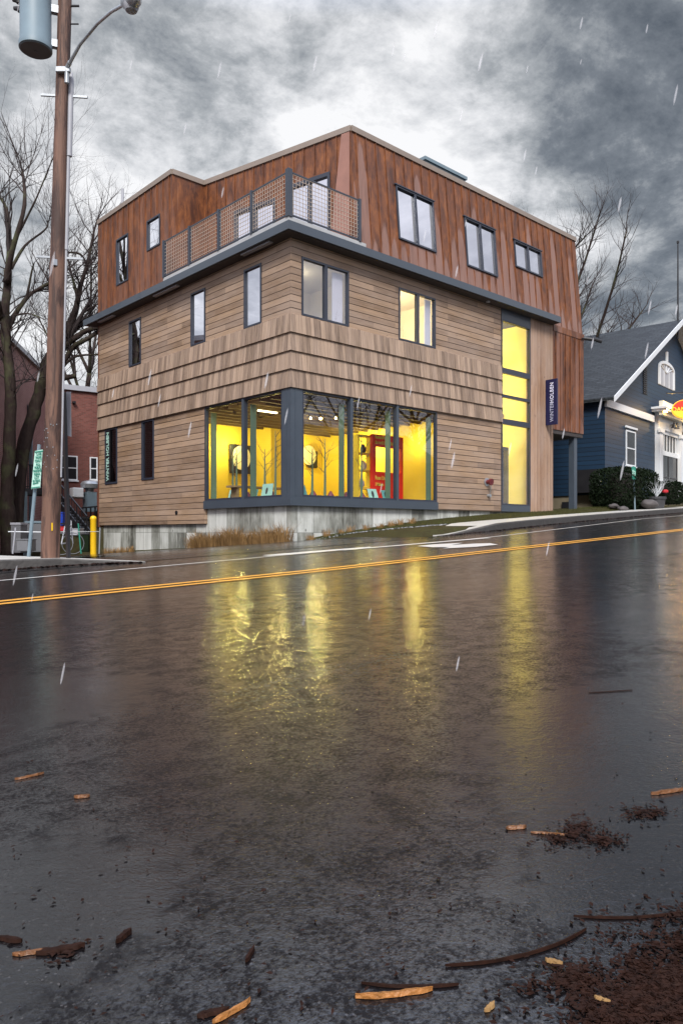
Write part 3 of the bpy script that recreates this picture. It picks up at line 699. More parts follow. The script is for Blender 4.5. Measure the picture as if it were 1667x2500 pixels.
# set-back wall behind the balcony (skewed), its return, and the left block
Pa, Pb = Vector((wx(1.28), wy(6.5), 0)), Vector((wx(2.62), wy(.34), 0)); dv = (Pb - Pa); Ls = dv.length; dn = dv.normalized(); nn = Vector((dn.y, -dn.x, 0))
if nn.x > 0: nn = -nn
def skew(p): return Pa + dn * p.x - nn * p.y + Vector((0, 0, p.z))
def skew_param(px):
    r = (px - 833.5) / F; D = Vector((FU[0] + r * FV[0], FU[1] + r * FV[1], 0))
    # solve t*D = Pa + s*dn
    det = D.x * (-dn.y) + dn.x * D.y; s = (D.x * Pa.y - D.y * Pa.x) / (-(D.x * dn.y - D.y * dn.x)); return s
dA = sorted((skew_param(706), skew_param(806))); dB = sorted((skew_param(572), skew_param(673)))
dh = [(dA[0], dA[1], 8.5, 11.25), (dB[0], dB[1], 8.5, 11.0)]
mb = MB(skew); wall(mb, 'x', 0, .16, 0, Ls, 8.3, zt, dh); seams(mb, 'x', 0, 0, Ls, 8.56, zt - .02, dh); mb.build('rusted_setback_wall', M['corten_left'], B)
for a, b, p, q in dh:
    mb = MB(skew); fw = .09
    mb.box((a, -.04, q - .12), (b, .1, q)); mb.box((a, -.04, p), (a + fw, .1, q - .12)); mb.box((b - fw, -.04, p), (b, .1, q - .12)); mb.box((a + fw, -.03, 8.56), (b - fw, .1, 8.66))
    mb.box(((a + b) / 2 - .05, -.03, 8.66), ((a + b) / 2 + .05, .1, q - .12)); fo = mb.build('balcony_door', M['frame'], B)
    g = MB(skew); g.face([(a, .04, 8.6), (b, .04, 8.6), (b, .04, q), (a, .04, q)]); g.build('pane', M['glass'], fo)
    k = MB(skew)
    n = 22
    for i in range(n):
        x0 = a + (b - a) * i / n; k.prism([(x0, .2, 8.6), (x0 + (b - a) / n * .95, .2, 8.6), (x0 + (b - a) / n * .5, .27, 8.6)], (0, 0, q - 8.6))
    k.build('curtain', M['pane_backing'], fo)
mb = MB(); mb.prism([(wx(2.600), wy(.003), 8.3), (wx(2.600), wy(.36), 8.3), (wx(2.600), wy(.36), zt - .08), (wx(2.600), wy(.345), zt - .08)], (.017, 0, 0)); mb.build('mansard_cheek', M['corten'], B)
mb = MB(skew); mb.prism([(Ls - .82, -.035, 8.58), (Ls - .04, -.035, 8.58), (Ls - .04, -.035, zt - .08), (Ls - .34, -.035, zt - .08)], (0, .03, 0)); mb.build('corner_flashing', M['corten_pale'], B)
LH = [(wy(9.70), wy(10.665), 9.44, 11.2), (wy(7.313), wy(8.256), 10.1, 11.18)]
mb = MB(); wall(mb, 'y', wx(0), .18, wy(6.5), wy(12.2), 8.482, zt, LH); seams(mb, 'y', wx(0), wy(6.5), wy(12.2), 8.49, zt - .02, LH)
wall(mb, 'x', wy(6.5), .18, wx(.18), wx(1.28), 8.3, zt); mb.build('rusted_left_wall', M['corten_left'], B)
sash('window', 'y', wx(0), LH[0][0], LH[0][1], LH[0][2], LH[0][3], back=.8, backm='void')
sash('window', 'y', wx(0), LH[1][0], LH[1][1], LH[1][2], LH[1][3], back=.5, backm='pane_backing')
# roof, hidden walls, coping
mb = MB(); mb.face([(wx(.05), wy(6.55), 12.3), (wx(1.3), wy(6.55), 12.3), (wx(2.66), wy(.42), 12.3), (wx(15.55), wy(.42), 12.3), (wx(15.55), wy(12.15), 12.3), (wx(.05), wy(12.15), 12.3)]); mb.build('roof', M['dkgrey'], B)
mb = MB(); mb.prism([(wx(15.6), wy(0), 8.27), (wx(15.6), wy(12.2), 8.27), (wx(15.6), wy(12.2), zt), (wx(15.6), wy(.35), zt)], (-.12, 0, 0)); mb.box((wx(0), wy(12.2), .2), (wx(15.6), wy(12.32), zt)); mb.box((wx(13.14), wy(.18), -.5), (wx(13.26), wy(12.2), 8.27)); mb.build('rear_cladding', M['corten_left'], B)
mb = MB()
cp = [(wx(0), wy(12.3)), (wx(0), wy(6.5)), (wx(1.28), wy(6.5)), (wx(2.62), wy(.345)), (wx(15.62), wy(.345)), (wx(15.62), wy(12.3))]
for (p, q) in zip(cp, cp[1:]):
    p, q = Vector((*p, 0)), Vector((*q, 0)); d = (q - p).normalized(); n = Vector((-d.y, d.x, 0))
    mid = Vector((wx(8), wy(8), 0))
    if n.dot(mid - p) > 0: n = -n
    a, b = p + n * .05 - d * .0, q + n * .05 + d * .0
    mb.prism([a + Vector((0, 0, zt - .07)), a - n * .3 + Vector((0, 0, zt - .07)), a - n * .3 + Vector((0, 0, zt + .10)), a + Vector((0, 0, zt + .10))], b - a)
mb.build('roof_coping', M['coping'], B)
# rusted bay on the right over the open passage, corner post under it
mb = MB(); wall(mb, 'x', wy(-.05), .2, wx(13.264), wx(15.6), 4.1, 8.02); mb.box((wx(15.48), wy(.15), 4.1), (wx(15.6), wy(12.2), 8.26))
seams(mb, 'x', wy(-.05), wx(13.28), wx(15.6), 4.12, 8.0, [], st=.36)
mb.box((wx(13.264), wy(-.075), 8.02), (wx(15.62), wy(.15), 8.265)); mb.build('rusted_bay', M['corten_bay'], B)
mb = MB(); mb.box((wx(13.27), wy(-.02), 3.94), (wx(15.58), wy(12.1), 4.098)); mb.build('bay_soffit', M['soffit'], B)
mb = MB(); mb.box((wx(15.02), wy(.05), .7), (wx(15.25), wy(.3), 3.94)); mb.build('passage_post', M['steel'], B)
mb = MB(); mb.box((21.04, 18.4, 12.3), (23.4, 20.6, 13.75)); mb.box((20.98, 18.34, 13.75), (23.46, 20.66, 13.87)); mb.build('roof_hatch_box', M['trans'], B)
mb = MB(); q = at(299, 460, 30.0); mb.tube([(q.x, q.y, 12.3), (q.x, q.y, q.z)], .055, 12); mb.build('vent_pipe', M['lightgrey'], B, smooth='auto')
mb = MB(); mb.tube([(wx(-.03), wy(6.19), .66), (wx(.02), wy(6.19), .66)], .07, 16); mb.build('wall_vent', M['black'], B)
# railing: posts, rails, wire mesh, bay by bay
RL = thing('balcony_railing', 'dark steel railing with rusty square wire mesh around the corner balcony', 'railing', (wx(-.36), wy(-.36), 8.6))
for b in (6.386, 4.742, 3.045, 1.334): mb = MB(); mb.box((wx(-.42), wy(b - .04), 8.6), (wx(-.31), wy(b + .04), 9.86)); mb.build('post', M['railsteel'], RL)
mb = MB(); mb.box((wx(-.42), wy(-.42), 8.6), (wx(-.28), wy(-.28), 9.9)); mb.build('post', M['railsteel'], RL)
for a in (2.285,): mb = MB(); mb.box((wx(a - .04), wy(-.42), 8.6), (wx(a + .04), wy(-.31), 9.86)); mb.build('post', M['railsteel'], RL)
mb = MB()
for z in (8.66, 9.82): mb.box((wx(-.385), wy(-.28), z - .02), (wx(-.345), wy(6.35), z + .02)); mb.box((wx(-.28), wy(-.385), z - .02), (wx(2.25), wy(-.345), z + .02))
mb.build('rail', M['railsteel'], RL)
def meshp(axis, h0, h1):
    mb = MB(); st = .115; r = .0065
    def bx(a, b, p, q, o):
        if axis == 'y': mb.box((wx(-.365) - o, a, p), (wx(-.365) + .009 - o, b, q))
        else: mb.box((a, wy(-.365) - o, p), (b, wy(-.365) + .009 - o, q))
    k = h0 + st / 2
    while k < h1: bx(k - r, k + r, 8.69, 9.79, 0); k += st
    z = 8.75
    while z < 9.79: bx(h0, h1, z - r, z + r, .0092); z += st
    mb.build('wire_panel', M['mesh'], RL)
for a, b in ((-.27, 1.29), (1.38, 3.0), (3.09, 4.7), (4.79, 6.34)): meshp('y', wy(a), wy(b))
meshp('x', wx(-.27), wx(2.24))
# interior rooms
mb = MB()
wall(mb, 'x', wy(7.2), -.001, wx(.3), wx(7.4), .95, 4.2); wall(mb, 'y', wx(7.4), -.001, wy(.2), wy(7.2), .95, 4.2); mb.box((wx(4.0), wy(6.2), .95), (wx(4.7), wy(7.2), 4.0))
mb.build('shop_wall', M['warmwall'], B, normals=False)
mb = MB(); mb.box((wx(.13), wy(.13), .9), (wx(7.4), wy(7.2), .96)); mb.build('shop_floor', M['floorin'], B)
mb = MB(); mb.box((wx(.17), wy(.17), 4.14), (wx(9.6), wy(11.9), 4.22))
for k in range(12): mb.box((wx(.2), wy(.6 + k * .55), 3.9), (wx(7.39), wy(.67 + k * .55), 4.14))
mb.build('shop_ceiling', M['ceil'], B)
mb = MB(); mb.box((wx(.13), wy(.13), .96), (wx(6.2), wy(.75), 1.02)); mb.box((wx(.13), wy(.75), .96), (wx(.75), wy(4.4), 1.02)); mb.build('display_ledge', M['mint'], B)
mb = MB()
wall(mb, 'y', wx(9.7), .05, wy(.165), wy(3.6), .95, 8.2); wall(mb, 'y', wx(12.2), -.05, wy(.2), wy(3.6), .95, 8.2); wall(mb, 'x', wy(3.6), -.05, wx(9.7), wx(12.2), .95, 8.2)
mb.box((wx(9.7), wy(.17), 8.18), (wx(12.2), wy(3.6), 8.24)); mb.build('stair_wall', M['stairwall'], B)
mb = MB(); mb.box((wx(11.3), wy(2.9), .98), (wx(12.15), wy(3.55), 8.1)); mb.build('pilaster', M['stairwall'], B)
mb = MB(); mb.box((wx(9.76), wy(3.45), 4.0), (wx(11.29), wy(3.56), 4.45)); mb.build('bulkhead', M['cream'], B)
mb = MB(); mb.box((wx(9.7), wy(.13), .9), (wx(12.2), wy(3.6), .98)); mb.build('stair_floor', M['floorin'], B); mb = MB(); mb.box((wx(9.75), wy(1.5), 4.6), (wx(12.15), wy(3.55), 4.75)); mb.build('stair_floor', M['floorin'], B)
for (a0, a1) in ((.17, 3.4), (3.5, 7.2)):
    mb = MB(); mb.box((wx(a0 - (.04 if a0 > 1 else 0)), wy(3.2), 4.7), (wx(a1), wy(3.25), 8.2)); mb.box((wx(a1), wy(.17), 4.7), (wx(a1 + .05), wy(3.2), 8.2)); mb.box((wx(a0), wy(.17), 8.12), (wx(a1), wy(3.2), 8.16)); mb.build('office_wall', M['cream'], B)
mb = MB(); mb.box((wx(1.7), wy(.16), 6.2), (wx(2.1), wy(.2), 7.7)); mb.build('curtain', M['pane_backing'], B); mb = MB(); mb.box((wx(5.82), wy(.16), 6.2), (wx(6.1), wy(.2), 7.75)); mb.build('curtain', M['pane_backing'], B)
mb = MB(); mb.bar((wx(4.6), wy(1.5), 7.05), (wx(6.0), wy(2.8), 7.3), .12); mb.build('ceiling_beam', M['lightgrey'], B)
mb = MB(); mb.box((wx(.17), wy(.17), 4.64), (wx(9.69), wy(12), 4.69)); mb.box((wx(.17), wy(.17), 8.17), (wx(15.4), wy(12), 8.22)); mb.build('floor_slab', M['void'], B)
# stair flights, handrail, landing lamp seen through the tall window
mb = MB()
for k in range(10): mb.box((wx(10.0 + k * .19), wy(2.2), 4.75 + k * .17), (wx(10.22 + k * .19), wy(3.3), 4.8 + k * .17))
mb.bar((wx(9.9), wy(2.1), 5.5), (wx(12.0), wy(2.1), 7.3), .05); mb.bar((wx(9.9), wy(2.15), 4.9), (wx(12.0), wy(2.15), 5.4), .04); mb.bar((wx(10.5), wy(1.6), 6.1), (wx(10.5), wy(1.6), 7.0), .03); mb.bar((wx(9.8), wy(1.6), 7.0), (wx(11.6), wy(1.6), 7.15), .02); mb.build('stair', M['ochre'], B)
def plight(p, e, col=(1, .74, .30), r=.12):
    d = bpy.data.lights.new('room_lamp', 'POINT'); d.energy = e; d.color = col; d.shadow_soft_size = r
    o = bpy.data.objects.new('room_lamp', d); COL.objects.link(o); o.location = p; o.parent = B; o.matrix_parent_inverse = parent_world(B).inverted()
for p, e in (((1.0, 5.8), 50), ((2.6, 6.6), 64), ((5.6, 6.5), 84), ((6.75, 4.2), 100), ((6.85, 1.8), 26), ((3.2, 3.0), 44), ((1.2, 2.4), 30)): plight((wx(p[0]), wy(p[1]), 3.2), e, (1, .84, .26), .06)
for z, e in ((3.6, 70), (5.7, 115), (7.7, 150)): plight((wx(11.3), wy(2.4), z), e, (1, .87, .36))
plight((wx(5.2), wy(1.7), 7.4), 150, (1, .78, .36)); plight((wx(1.6), wy(1.9), 7.7), 16, (1, .88, .66))
# ---------------------------------------------------------------- things on and around the gallery building
t = thing('blade_sign', 'narrow dark blue vertical sign reading WINTER HOLBEN sticking out beside the rusted bay', 'sign', (wx(12.76), wy(-.03), 4.2))
mb = MB(); mb.box((wx(12.72), wy(-.56), 4.19), (wx(12.80), wy(-.06), 5.97)); mb.build('panel', M['navy'], t, bevel=.006)
for z in (4.5, 5.5): mb = MB(); mb.box((wx(12.735), wy(-.06), z), (wx(12.785), wy(-.046), z + .12)); mb.build('bracket', M['black'], t)
text('WINTER', .22, M['letgrey'], T((wx(12.714), wy(-.34), 4.68)) @ Rleft() @ ROT90, parent=t, bold=.002, spacing=1.08, sx=.86)
text('HOLBEN', .22, M['lettering'], T((wx(12.714), wy(-.34), 5.44)) @ Rleft() @ ROT90, parent=t, bold=.004, spacing=1.14, sx=.86)
t = thing('security_camera', 'black bullet camera on the right edge of the rusted cladding', 'camera', (wx(15.45), wy(-.1), 8.0))
mb = MB(); mb.tube([(wx(15.3), wy(-.22), 8.03), (wx(15.5), wy(-.5), 7.97)], [.07, .075], 14); mb.build('housing', M['black'], t, smooth='auto')
mb = MB(); mb.tube([(wx(15.42), wy(-.075), 8.06), (wx(15.42), wy(-.3), 8.04)], .04, 10); mb.build('arm', M['black'], t)
mb = MB(); mb.tube([(wx(15.56), wy(-.5), 8.0), (wx(15.85), wy(-.72), 7.9)], [.07, .08], 14); mb.build('sunshield', M['black'], t, smooth='auto')
t = thing('fire_connection', 'red capped fire department connection with hanging chain on the cedar wall', 'hydrant inlet', (wx(8.98), wy(0), 1.7))
mb = MB(); mb.tube([(wx(8.98), wy(-.01), 1.80), (wx(8.98), wy(-.03), 1.80)], .15, 20); mb.build('wall_plate', M['galv'], t)
mb = MB(); mb.tube([(wx(8.98), wy(-.03), 1.80), (wx(8.98), wy(-.16), 1.80), (wx(8.98), wy(-.17), 1.80), (wx(8.98), wy(-.23), 1.79)], [.085, .085, .12, .12], 18); mb.build('cap', M['hydrant'], t, smooth='auto')
mb = MB(); mb.tube([(wx(8.98), wy(-.2), 1.68), (wx(9.01), wy(-.17), 1.55), (wx(9.03), wy(-.12), 1.42), (wx(9.06), wy(-.09), 1.34)], .012, 6); mb.build('chain', M['galv'], t)
mb = MB(); mb.tube([(wx(9.06), wy(0), 1.31), (wx(9.06), wy(-.12), 1.31)], .06, 14); mb.build('drain_valve', M['galv'], t)
# shop interior things
def R3(px, py, b):          # point on a plane parallel to the right facade, b behind it
    r = (px - 833.5) / F; d = (Y0 + b) / (FU[1] + r * FV[1]); return Vector((d * (FU[0] + r * FV[0]), Y0 + b, d * (1299 - py) / F))
def L3(px, py, a):
    r = (px - 833.5) / F; d = (X0 + a) / (FU[0] + r * FV[0]); return Vector((X0 + a, d * (FU[1] + r * FV[1]), d * (1299 - py) / F))
def twigs(mb, p, d, L, r, lev, maxlev, rng, n=4, ns=3, up=.10, spread=.75, kids=1.3, droop=0):
    pts = [p]; rad = [r]; q = Vector(p); d = Vector(d).normalized()
    for i in range(n):
        d = (d + Vector((rng.uniform(-1, 1), rng.uniform(-1, 1), rng.uniform(-1, 1))) * .24 + Vector((0, 0, up))).normalized()
        q = q + d * L / n; pts.append(q.copy()); rad.append(max(r * .12, r * (1 - .75 * (i + 1) / n)))
        if lev < maxlev:
            k = int(kids) + (rng.random() < kids % 1)
            for _ in range(k):
                ax = Vector((rng.uniform(-1, 1), rng.uniform(-1, 1), rng.uniform(-.6, 1))).normalized()
                nd = (d + ax * spread).normalized()
                twigs(mb, q.copy(), nd, L * rng.uniform(.45, .75), rad[-1] * .75, lev + 1, maxlev, rng, max(2, n - 1), ns, up, spread, kids)
    mb.tube(pts, rad, ns if lev else max(ns, 4), caps=False)
ri = random.Random(3)
disp = [('R', 762, 1096, 'slim turquoise model tree in the middle shop pane, nearest the corner post'), ('R', 793, 1071, 'tallest turquoise model tree left of the pane divider'),
        ('R', 882, 1063, 'turquoise model tree in front of the yellow shelf unit'), ('L', 568, 1084, 'turquoise model tree left of its close twin in the far left pane'),
        ('L', 577, 1090, 'shorter turquoise model tree right of its close twin in the far left pane'), ('L', 646, 1096, 'low branching turquoise model tree in the pane left of the corner post'), ('L', 672, 1051, 'tall thick turquoise model tree beside the corner post')]
for side, px, py, lab in disp:
    top = R3(px, py, .45) if side == 'R' else L3(px, py, .45)
    base = Vector((top.x, top.y, 1.02)); h = top.z - 1.02
    t = thing('model_tree', lab, 'display tree', base, 'turquoise model trees in the shop window')
    mb = MB(); mb.tube([base, base + Vector((.01, 0, h * .5)), top], [.04, .028, .008], 8); mb.build('trunk', M['teal_tree'] if 'teal_tree' in M else M['jamb'], t)
    mb = MB()
    for k in range(7):
        a = ri.uniform(0, 6.28); twigs(mb, base + Vector((0, 0, h * (.42 + .08 * k))), (cos(a), sin(a), .8), .42, .010, 0, 2, ri, 3, 3, .1, .8, 1.0)
    mb.build('branches', M['dkgrey'], t, normals=False)
books = [('R', 742, 1200, .14, .17, 'teal', 'teal display card between the two model trees right of the corner post'), ('R', 914, 1206, .2, .17, 'mint', 'mint display card with a dark oval, at the foot of the shelf unit'), ('R', 945, 1208, .16, .16, 'teal', 'blue green display card leaning left of the right pane divider'),
         ('L', 563, 1212, .17, .16, 'mint', 'pale open card with a dark oval in the far left pane'), ('L', 617, 1208, .16, .14, 'teal', 'small turquoise card just right of the left pane divider'), ('L', 649, 1201, .26, .21, 'mint', 'largest mint card, left of the corner post')]
for side, px, py, w, h, mt, lab in books:
    c = R3(px, py, .3) if side == 'R' else L3(px, py, .3)
    t = thing('display_card', lab, 'card', (c.x, c.y, 1.02), 'cards standing on the shop window ledge')
    mb = MB()
    if side == 'R': mb.prism([(c.x - w, c.y, 1.022), (c.x + w, c.y, 1.022), (c.x + w * .85, c.y + .1, 1.02 + 2 * h), (c.x - w * 1.1, c.y + .1, 1.02 + 2 * h)], (0, .02, 0))
    else: mb.prism([(c.x, c.y - w, 1.022), (c.x, c.y + w, 1.022), (c.x + .1, c.y + w * 1.1, 1.02 + 2 * h), (c.x + .1, c.y - w * .85, 1.02 + 2 * h)], (.02, 0, 0))
    mb.build('card', M[mt], t)
    mb = MB(); n = 14
    if side == 'R': mb.prism([(c.x - .03 + .05 * cos(6.283 * i / n), c.y - .004 + .05 * (h + .11 * sin(6.283 * i / n)) / h, 1.02 + h + .11 * sin(6.283 * i / n)) for i in range(n)], (0, -.006, 0))
    else: mb.prism([(c.x - .004 + .05 * (h + .1 * sin(6.283 * i / n)) / h, c.y + .02 + .05 * cos(6.283 * i / n), 1.02 + h + .1 * sin(6.283 * i / n)) for i in range(n)], (-.006, 0, 0))
    mb.build('printed_oval', M['dkgrey'], t)
for side, px, py, lab in (('R', 764, 1200, 'maroon paper peak at the foot of the slim model tree by the corner post'), ('R', 807, 1201, 'maroon paper peak standing alone left of the pane divider'), ('R', 845, 1201, 'maroon paper peak against the sage jamb right of the corner'), ('R', 884, 1205, 'maroon paper peak under the shelf unit'), ('L', 606, 1210, 'maroon paper peak just right of the left pane divider'), ('L', 664, 1203, 'maroon paper peak behind the largest mint card')):
    c = R3(px, py, .5) if side == 'R' else L3(px, py, .5)
    mb = MB(); mb.lathe([(.17, 0), (.13, .05), (.12, .055), (.06, .16), (.012, .22)], (c.x, c.y, 1.022), 7)
    o = mb.build('paper_peak', M['maroon']); tag(o, lab, 'paper ornament', 'maroon paper peaks on the ledge')
t = thing('display_shelf', 'yellow framed shelf unit with pottery and pictures inside the shop', 'shelf', (R3(890, 1220, 1.7).x, Y0 + 1.7, .96))
a, b = R3(877, 1060, 1.7), R3(908, 1060, 1.7)
mb = MB()
for z in (.97, 1.45, 2.05, 2.62, a.z - .05): mb.box((a.x, Y0 + 1.7, z), (b.x, Y0 + 2.0, z + .05))
mb.box((a.x - .04, Y0 + 1.7, .97), (a.x, Y0 + 2.0, a.z)); mb.box((b.x, Y0 + 1.7, .97), (b.x + .05, Y0 + 2.0, a.z)); mb.build('shelf_frame', M['warmwall'], t)
for i, (z, m_) in enumerate(((1.5, 'lightgrey'), (2.1, 'cream'), (2.67, 'dkgrey'))):
    mb = MB(); mb.lathe([(.06, 0), (.11, .08), (.10, .2), (.05, .26), (.06, .3)], ((a.x + b.x) / 2 + (-.06, .05, .02)[i], Y0 + 1.85, z), 14)
    tag(mb.build('vase', M[m_], smooth='auto'), ('pale grey vase on the lowest shelf of the yellow unit', 'cream vase on the middle shelf of the yellow unit', 'dark vase on the upper shelf of the yellow unit')[i], 'vase', 'vases on the shelf unit')
# red display board with an opening and lettering
t = thing('display_board', 'tall red exhibition board with a square opening and white lettering', 'display board', (R3(940, 1220, 1.5).x, Y0 + 1.5, .96))
a, b = R3(909, 1059, 1.5), R3(984, 1068, 1.5); zt_ = a.z; hz0, hz1 = R3(925, 1152, 1.5).z, R3(925, 1090, 1.5).z
mb = MB(); wall(mb, 'x', Y0 + 1.5, .12, a.x, b.x, .97, zt_, [(R3(917.5, 1100, 1.5).x, R3(980, 1100, 1.5).x, hz0, hz1)]); mb.build('board', M['red'], t)
for s, py, sz in (('Remember,', 1066, .17), ('the world is beautiful', 1079, .17), ('Rose Umerl', 1166, .19), ('3 Makers', 1182, .15)):
    p = R3(916, py, 1.49); text(s, sz, M['warmwall'], T((p.x, Y0 + 1.494, p.z)) @ Rfront(), parent=t, align='LEFT', sx=.72 if len(s) < 14 else .6, bold=.003)
# wall art, wall lamps, air conditioner, ceiling track
def artwork(side, x0, x1, y0, y1, dpt, lab, cx, cy, rr, mats=('black', 'cream')):
    f_ = R3 if side == 'R' else L3
    a, b = f_(x0, y1, dpt), f_(x1, y0, dpt)
    t = thing('wall_art', lab, 'artwork', (a + b) / 2)
    za, zb = a.z, R3(x0, y0, dpt).z if side == 'R' else b.z
    mb = MB(); mb.box((a.x, Y0 + dpt - .08, za), (b.x, Y0 + dpt - .01, zb)); mb.build('panel', M[mats[0]], t, bevel=.02)
    mb = MB(); n = 28; c = R3(cx, cy, dpt); mb.prism([(c.x + rr * .9 * cos(6.283 * i / n), Y0 + dpt - .1, c.z + rr * sin(6.283 * i / n)) for i in range(n)], (0, -.03, 0)); mb.build('pale_disc', M[mats[1]], t)
artwork('R', 559, 612, 1084, 1155, 7.1, 'dark framed artwork with a round pale disc at the far left of the shop', 585, 1118, .46)
artwork('R', 676, 702, 1100, 1155, 7.1, 'dark leaf-shaped artwork seen just left of the corner post', 680, 1112, .5)
artwork('R', 752, 772, 1100, 1142, 7.1, 'small dark hanging artwork right of the corner post', 750, 1112, .4)
t = thing('wall_art', 'dark abstract relief with orange square and a painted disc of glow at the right of the shop', 'artwork', (wx(7.3), wy(2), 2.0))
a, b = R3(985, 1168, 3.3), R3(1042, 1150, 3.3)
mb = MB(); mb.box((a.x, a.y, a.z), (b.x, a.y + .05, b.z + .1)); mb.box((b.x - .12, a.y, b.z), (b.x, a.y + .05, b.z + 1.15)); mb.build('relief', M['dkgrey'], t)
mb = MB(); c = R3(1019, 1128, 3.24); n = 30; mb.prism([(c.x + .42 * cos(6.283 * i / n), c.y, c.z + .5 * sin(6.283 * i / n)) for i in range(n)], (0, .05, 0)); mb.build('glow_disc', M['white'], t)  # bright glow on the wall drawn as a white painted disc
mb = MB(); c = R3(1006, 1160, 3.2); mb.box((c.x - .2, c.y, c.z - .17), (c.x + .17, c.y + .04, c.z + .2)); mb.build('orange_square', M['orange'], t)
mb = MB(); c = R3(985, 1208, 3.3); d_ = R3(1050, 1172, 3.3); mb.box((c.x - 1.2, c.y - .1, d_.z - .04), (d_.x + .4, c.y + .3, d_.z)); mb.box((c.x - 1.2, c.y - .05, .96), (c.x - 1.15, c.y + .2, d_.z - .04)); mb.box((d_.x + .3, c.y - .05, .96), (d_.x + .36, c.y + .2, d_.z - .04)); tag(mb.build('side_table', M['warmwall']), 'pale console table under the abstract relief in the right pane', 'table')
t = thing('air_conditioner', 'white wall-mounted air conditioner high in the right shop pane', 'air conditioner', R3(998, 1045, 4.6))
a, b = R3(982, 1048, 4.6), R3(1014, 1036, 4.6); mb = MB(); mb.box((a.x, a.y, a.z), (b.x, a.y + .22, a.z + .32)); mb.build('casing', M['white'], t, bevel=.02)
mb = MB(); mb.box((a.x + .03, a.y - .01, a.z + .02), (b.x - .03, a.y - .001, a.z + .07)); mb.build('vent_slot', M['black'], t)
t = thing('ceiling_track', 'black spotlight track with small lamps across the shop ceiling', 'light track', (wx(3.5), wy(2.2), 3.9))
mb = MB(); mb.box((wx(.8), wy(2.2), 3.92), (wx(7.0), wy(2.24), 3.96)); mb.build('rail', M['black'], t)
mb = MB(); mb.box((wx(2.2), wy(2.3), 3.9), (wx(2.24), wy(5.2), 3.94)); mb.build('rail', M['black'], t)
for px, py, b_ in ((781, 1020, 1.7), (757, 1019, 2.2), (818, 1019, 2.2), (650, 1006, 2.3), (574, 1008, 3.6), (632, 1012, 3.0), (978, 1010, 2.2), (991, 1018, 2.3), (1040, 1019, 2.2)):
    c = R3(px, py, b_) ; mb = MB(); mb.tube([c + Vector((0, .06, .06)), c], [.04, .05], 12); h_ = mb.build('spot_head', M['black'], t)
    if px in (781, 757, 818, 978, 1040): mb = MB(); mb.lathe([(.02, -.04), (.05 if px == 781 else .03, -.02), (.05 if px == 781 else .03, .01), (.02, .03)], (c.x, c.y - .03, c.z - .02), 12); mb.build('bulb', M['glow'], h_)
a = R3(655, 1006, 2.0); mb = MB(); mb.box((a.x - .35, a.y, a.z), (a.x + .35, a.y + .08, a.z + .04)); tag(mb.build('tube_lamp', M['strip']), 'short glowing strip lamp under the shop ceiling left of the corner post', 'lamp')
t = thing('bench', 'brown wooden bench behind the cards left of the corner post', 'bench', R3(650, 1195, 3.0))
c = R3(650, 1190, 3.0); mb = MB(); mb.box((c.x - 1.4, c.y - .2, 1.38), (c.x + 1.4, c.y + .2, 1.44)); mb.build('seat', M['floorin'], t)
for q in (-1.2, 1.2): mb = MB(); mb.box((c.x + q - .04, c.y - .16, .96), (c.x + q + .04, c.y + .16, 1.38)); mb.build('leg', M['floorin'], t)
t = thing('framed_picture', 'framed picture and small shelf on the yellow wall inside the tall window', 'picture', R3(1268, 1150, 2.9))
a, b = R3(1256, 1170, 2.9), R3(1277, 1100, 2.9); mb = MB(); mb.box((a.x, a.y, a.z - .02), (b.x, a.y + .04, b.z)); mb.build('frame', M['jamb'], t); mb = MB(); mb.box((a.x + .08, a.y - .01, a.z + .3), (b.x - .08, a.y - .001, b.z - .1)); mb.build('print', M['cream'], t)
mb = MB(); mb.box((a.x, a.y - .2, a.z - .12), (b.x, a.y, a.z - .06)); mb.build('ledge', M['floorin'], t)
t = thing('inner_door', 'dark glazed door standing open at the foot of the tall lit window', 'door', R3(1232, 1225, 1.0))
a, b = R3(1226, 1224, 1.0), R3(1241, 1092, 1.0); mb = MB(); mb.box((a.x, a.y, .98), (b.x, a.y + .05, b.z)); mb.build('leaf', M['dkgrey'], t); mb = MB(); mb.box((a.x + .06, a.y - .01, 1.15), (b.x - .06, a.y - .001, b.z - .12)); mb.build('pane', M['darkglass'], t)
t = thing('ring_lamp', 'round yellow hanging lamp high in the stair window', 'lamp', R3(1265, 848, 1.8)); c = R3(1265, 850, 1.8)
mb = MB(); mb.lathe([(.42, 0), (.46, .05), (.42, .1), (.36, .1), (.36, 0)], (c.x, c.y, c.z), 28); mb.build('shade', M['ochre'], t); mb = MB(); mb.tube([c + Vector((0, 0, .1)), (c.x, c.y, 8.18)], .01, 6); mb.build('cord', M['black'], t)

# ---------------------------------------------------------------- utility pole, transformer, street lamp
pb = at(122, 1361, 12.6); pt_ = pb + Vector((FV[0] * .30, FV[1] * .30, 11.2))
def pol(s): return pb + (pt_ - pb) * s
t = thing('utility_pole', 'tall weathered brown timber utility pole on the left pavement', 'utility pole', (pb.x, pb.y, pb.z - .02))
rp = random.Random(5)
mb = MB(); mb.tube([pol(s / 24) - Vector((0, 0, .3 if s == 0 else 0)) for s in range(25)], [.152 - .055 * s / 24 + rp.uniform(-.003, .003) for s in range(25)], 20); mb.build('shaft', M['pole'], t, smooth='auto')
def rightof(p, d): return Vector((p.x + FV[0] * d, p.y + FV[1] * d, p.z))
def toward(p, d): return Vector((p.x - FU[0] * d, p.y - FU[1] * d, p.z))
mb = MB(); mb.tube([rightof(pol(s), .150 - .035 * s) for s in (.46, .52, .57, .60)], .032, 12); mb.tube([rightof(pol(s), .147 - .03 * s) for s in (.12, .2, .3, .4, .46)], .022, 12); mb.build('conduit', M['lightgrey'], t, smooth='auto')
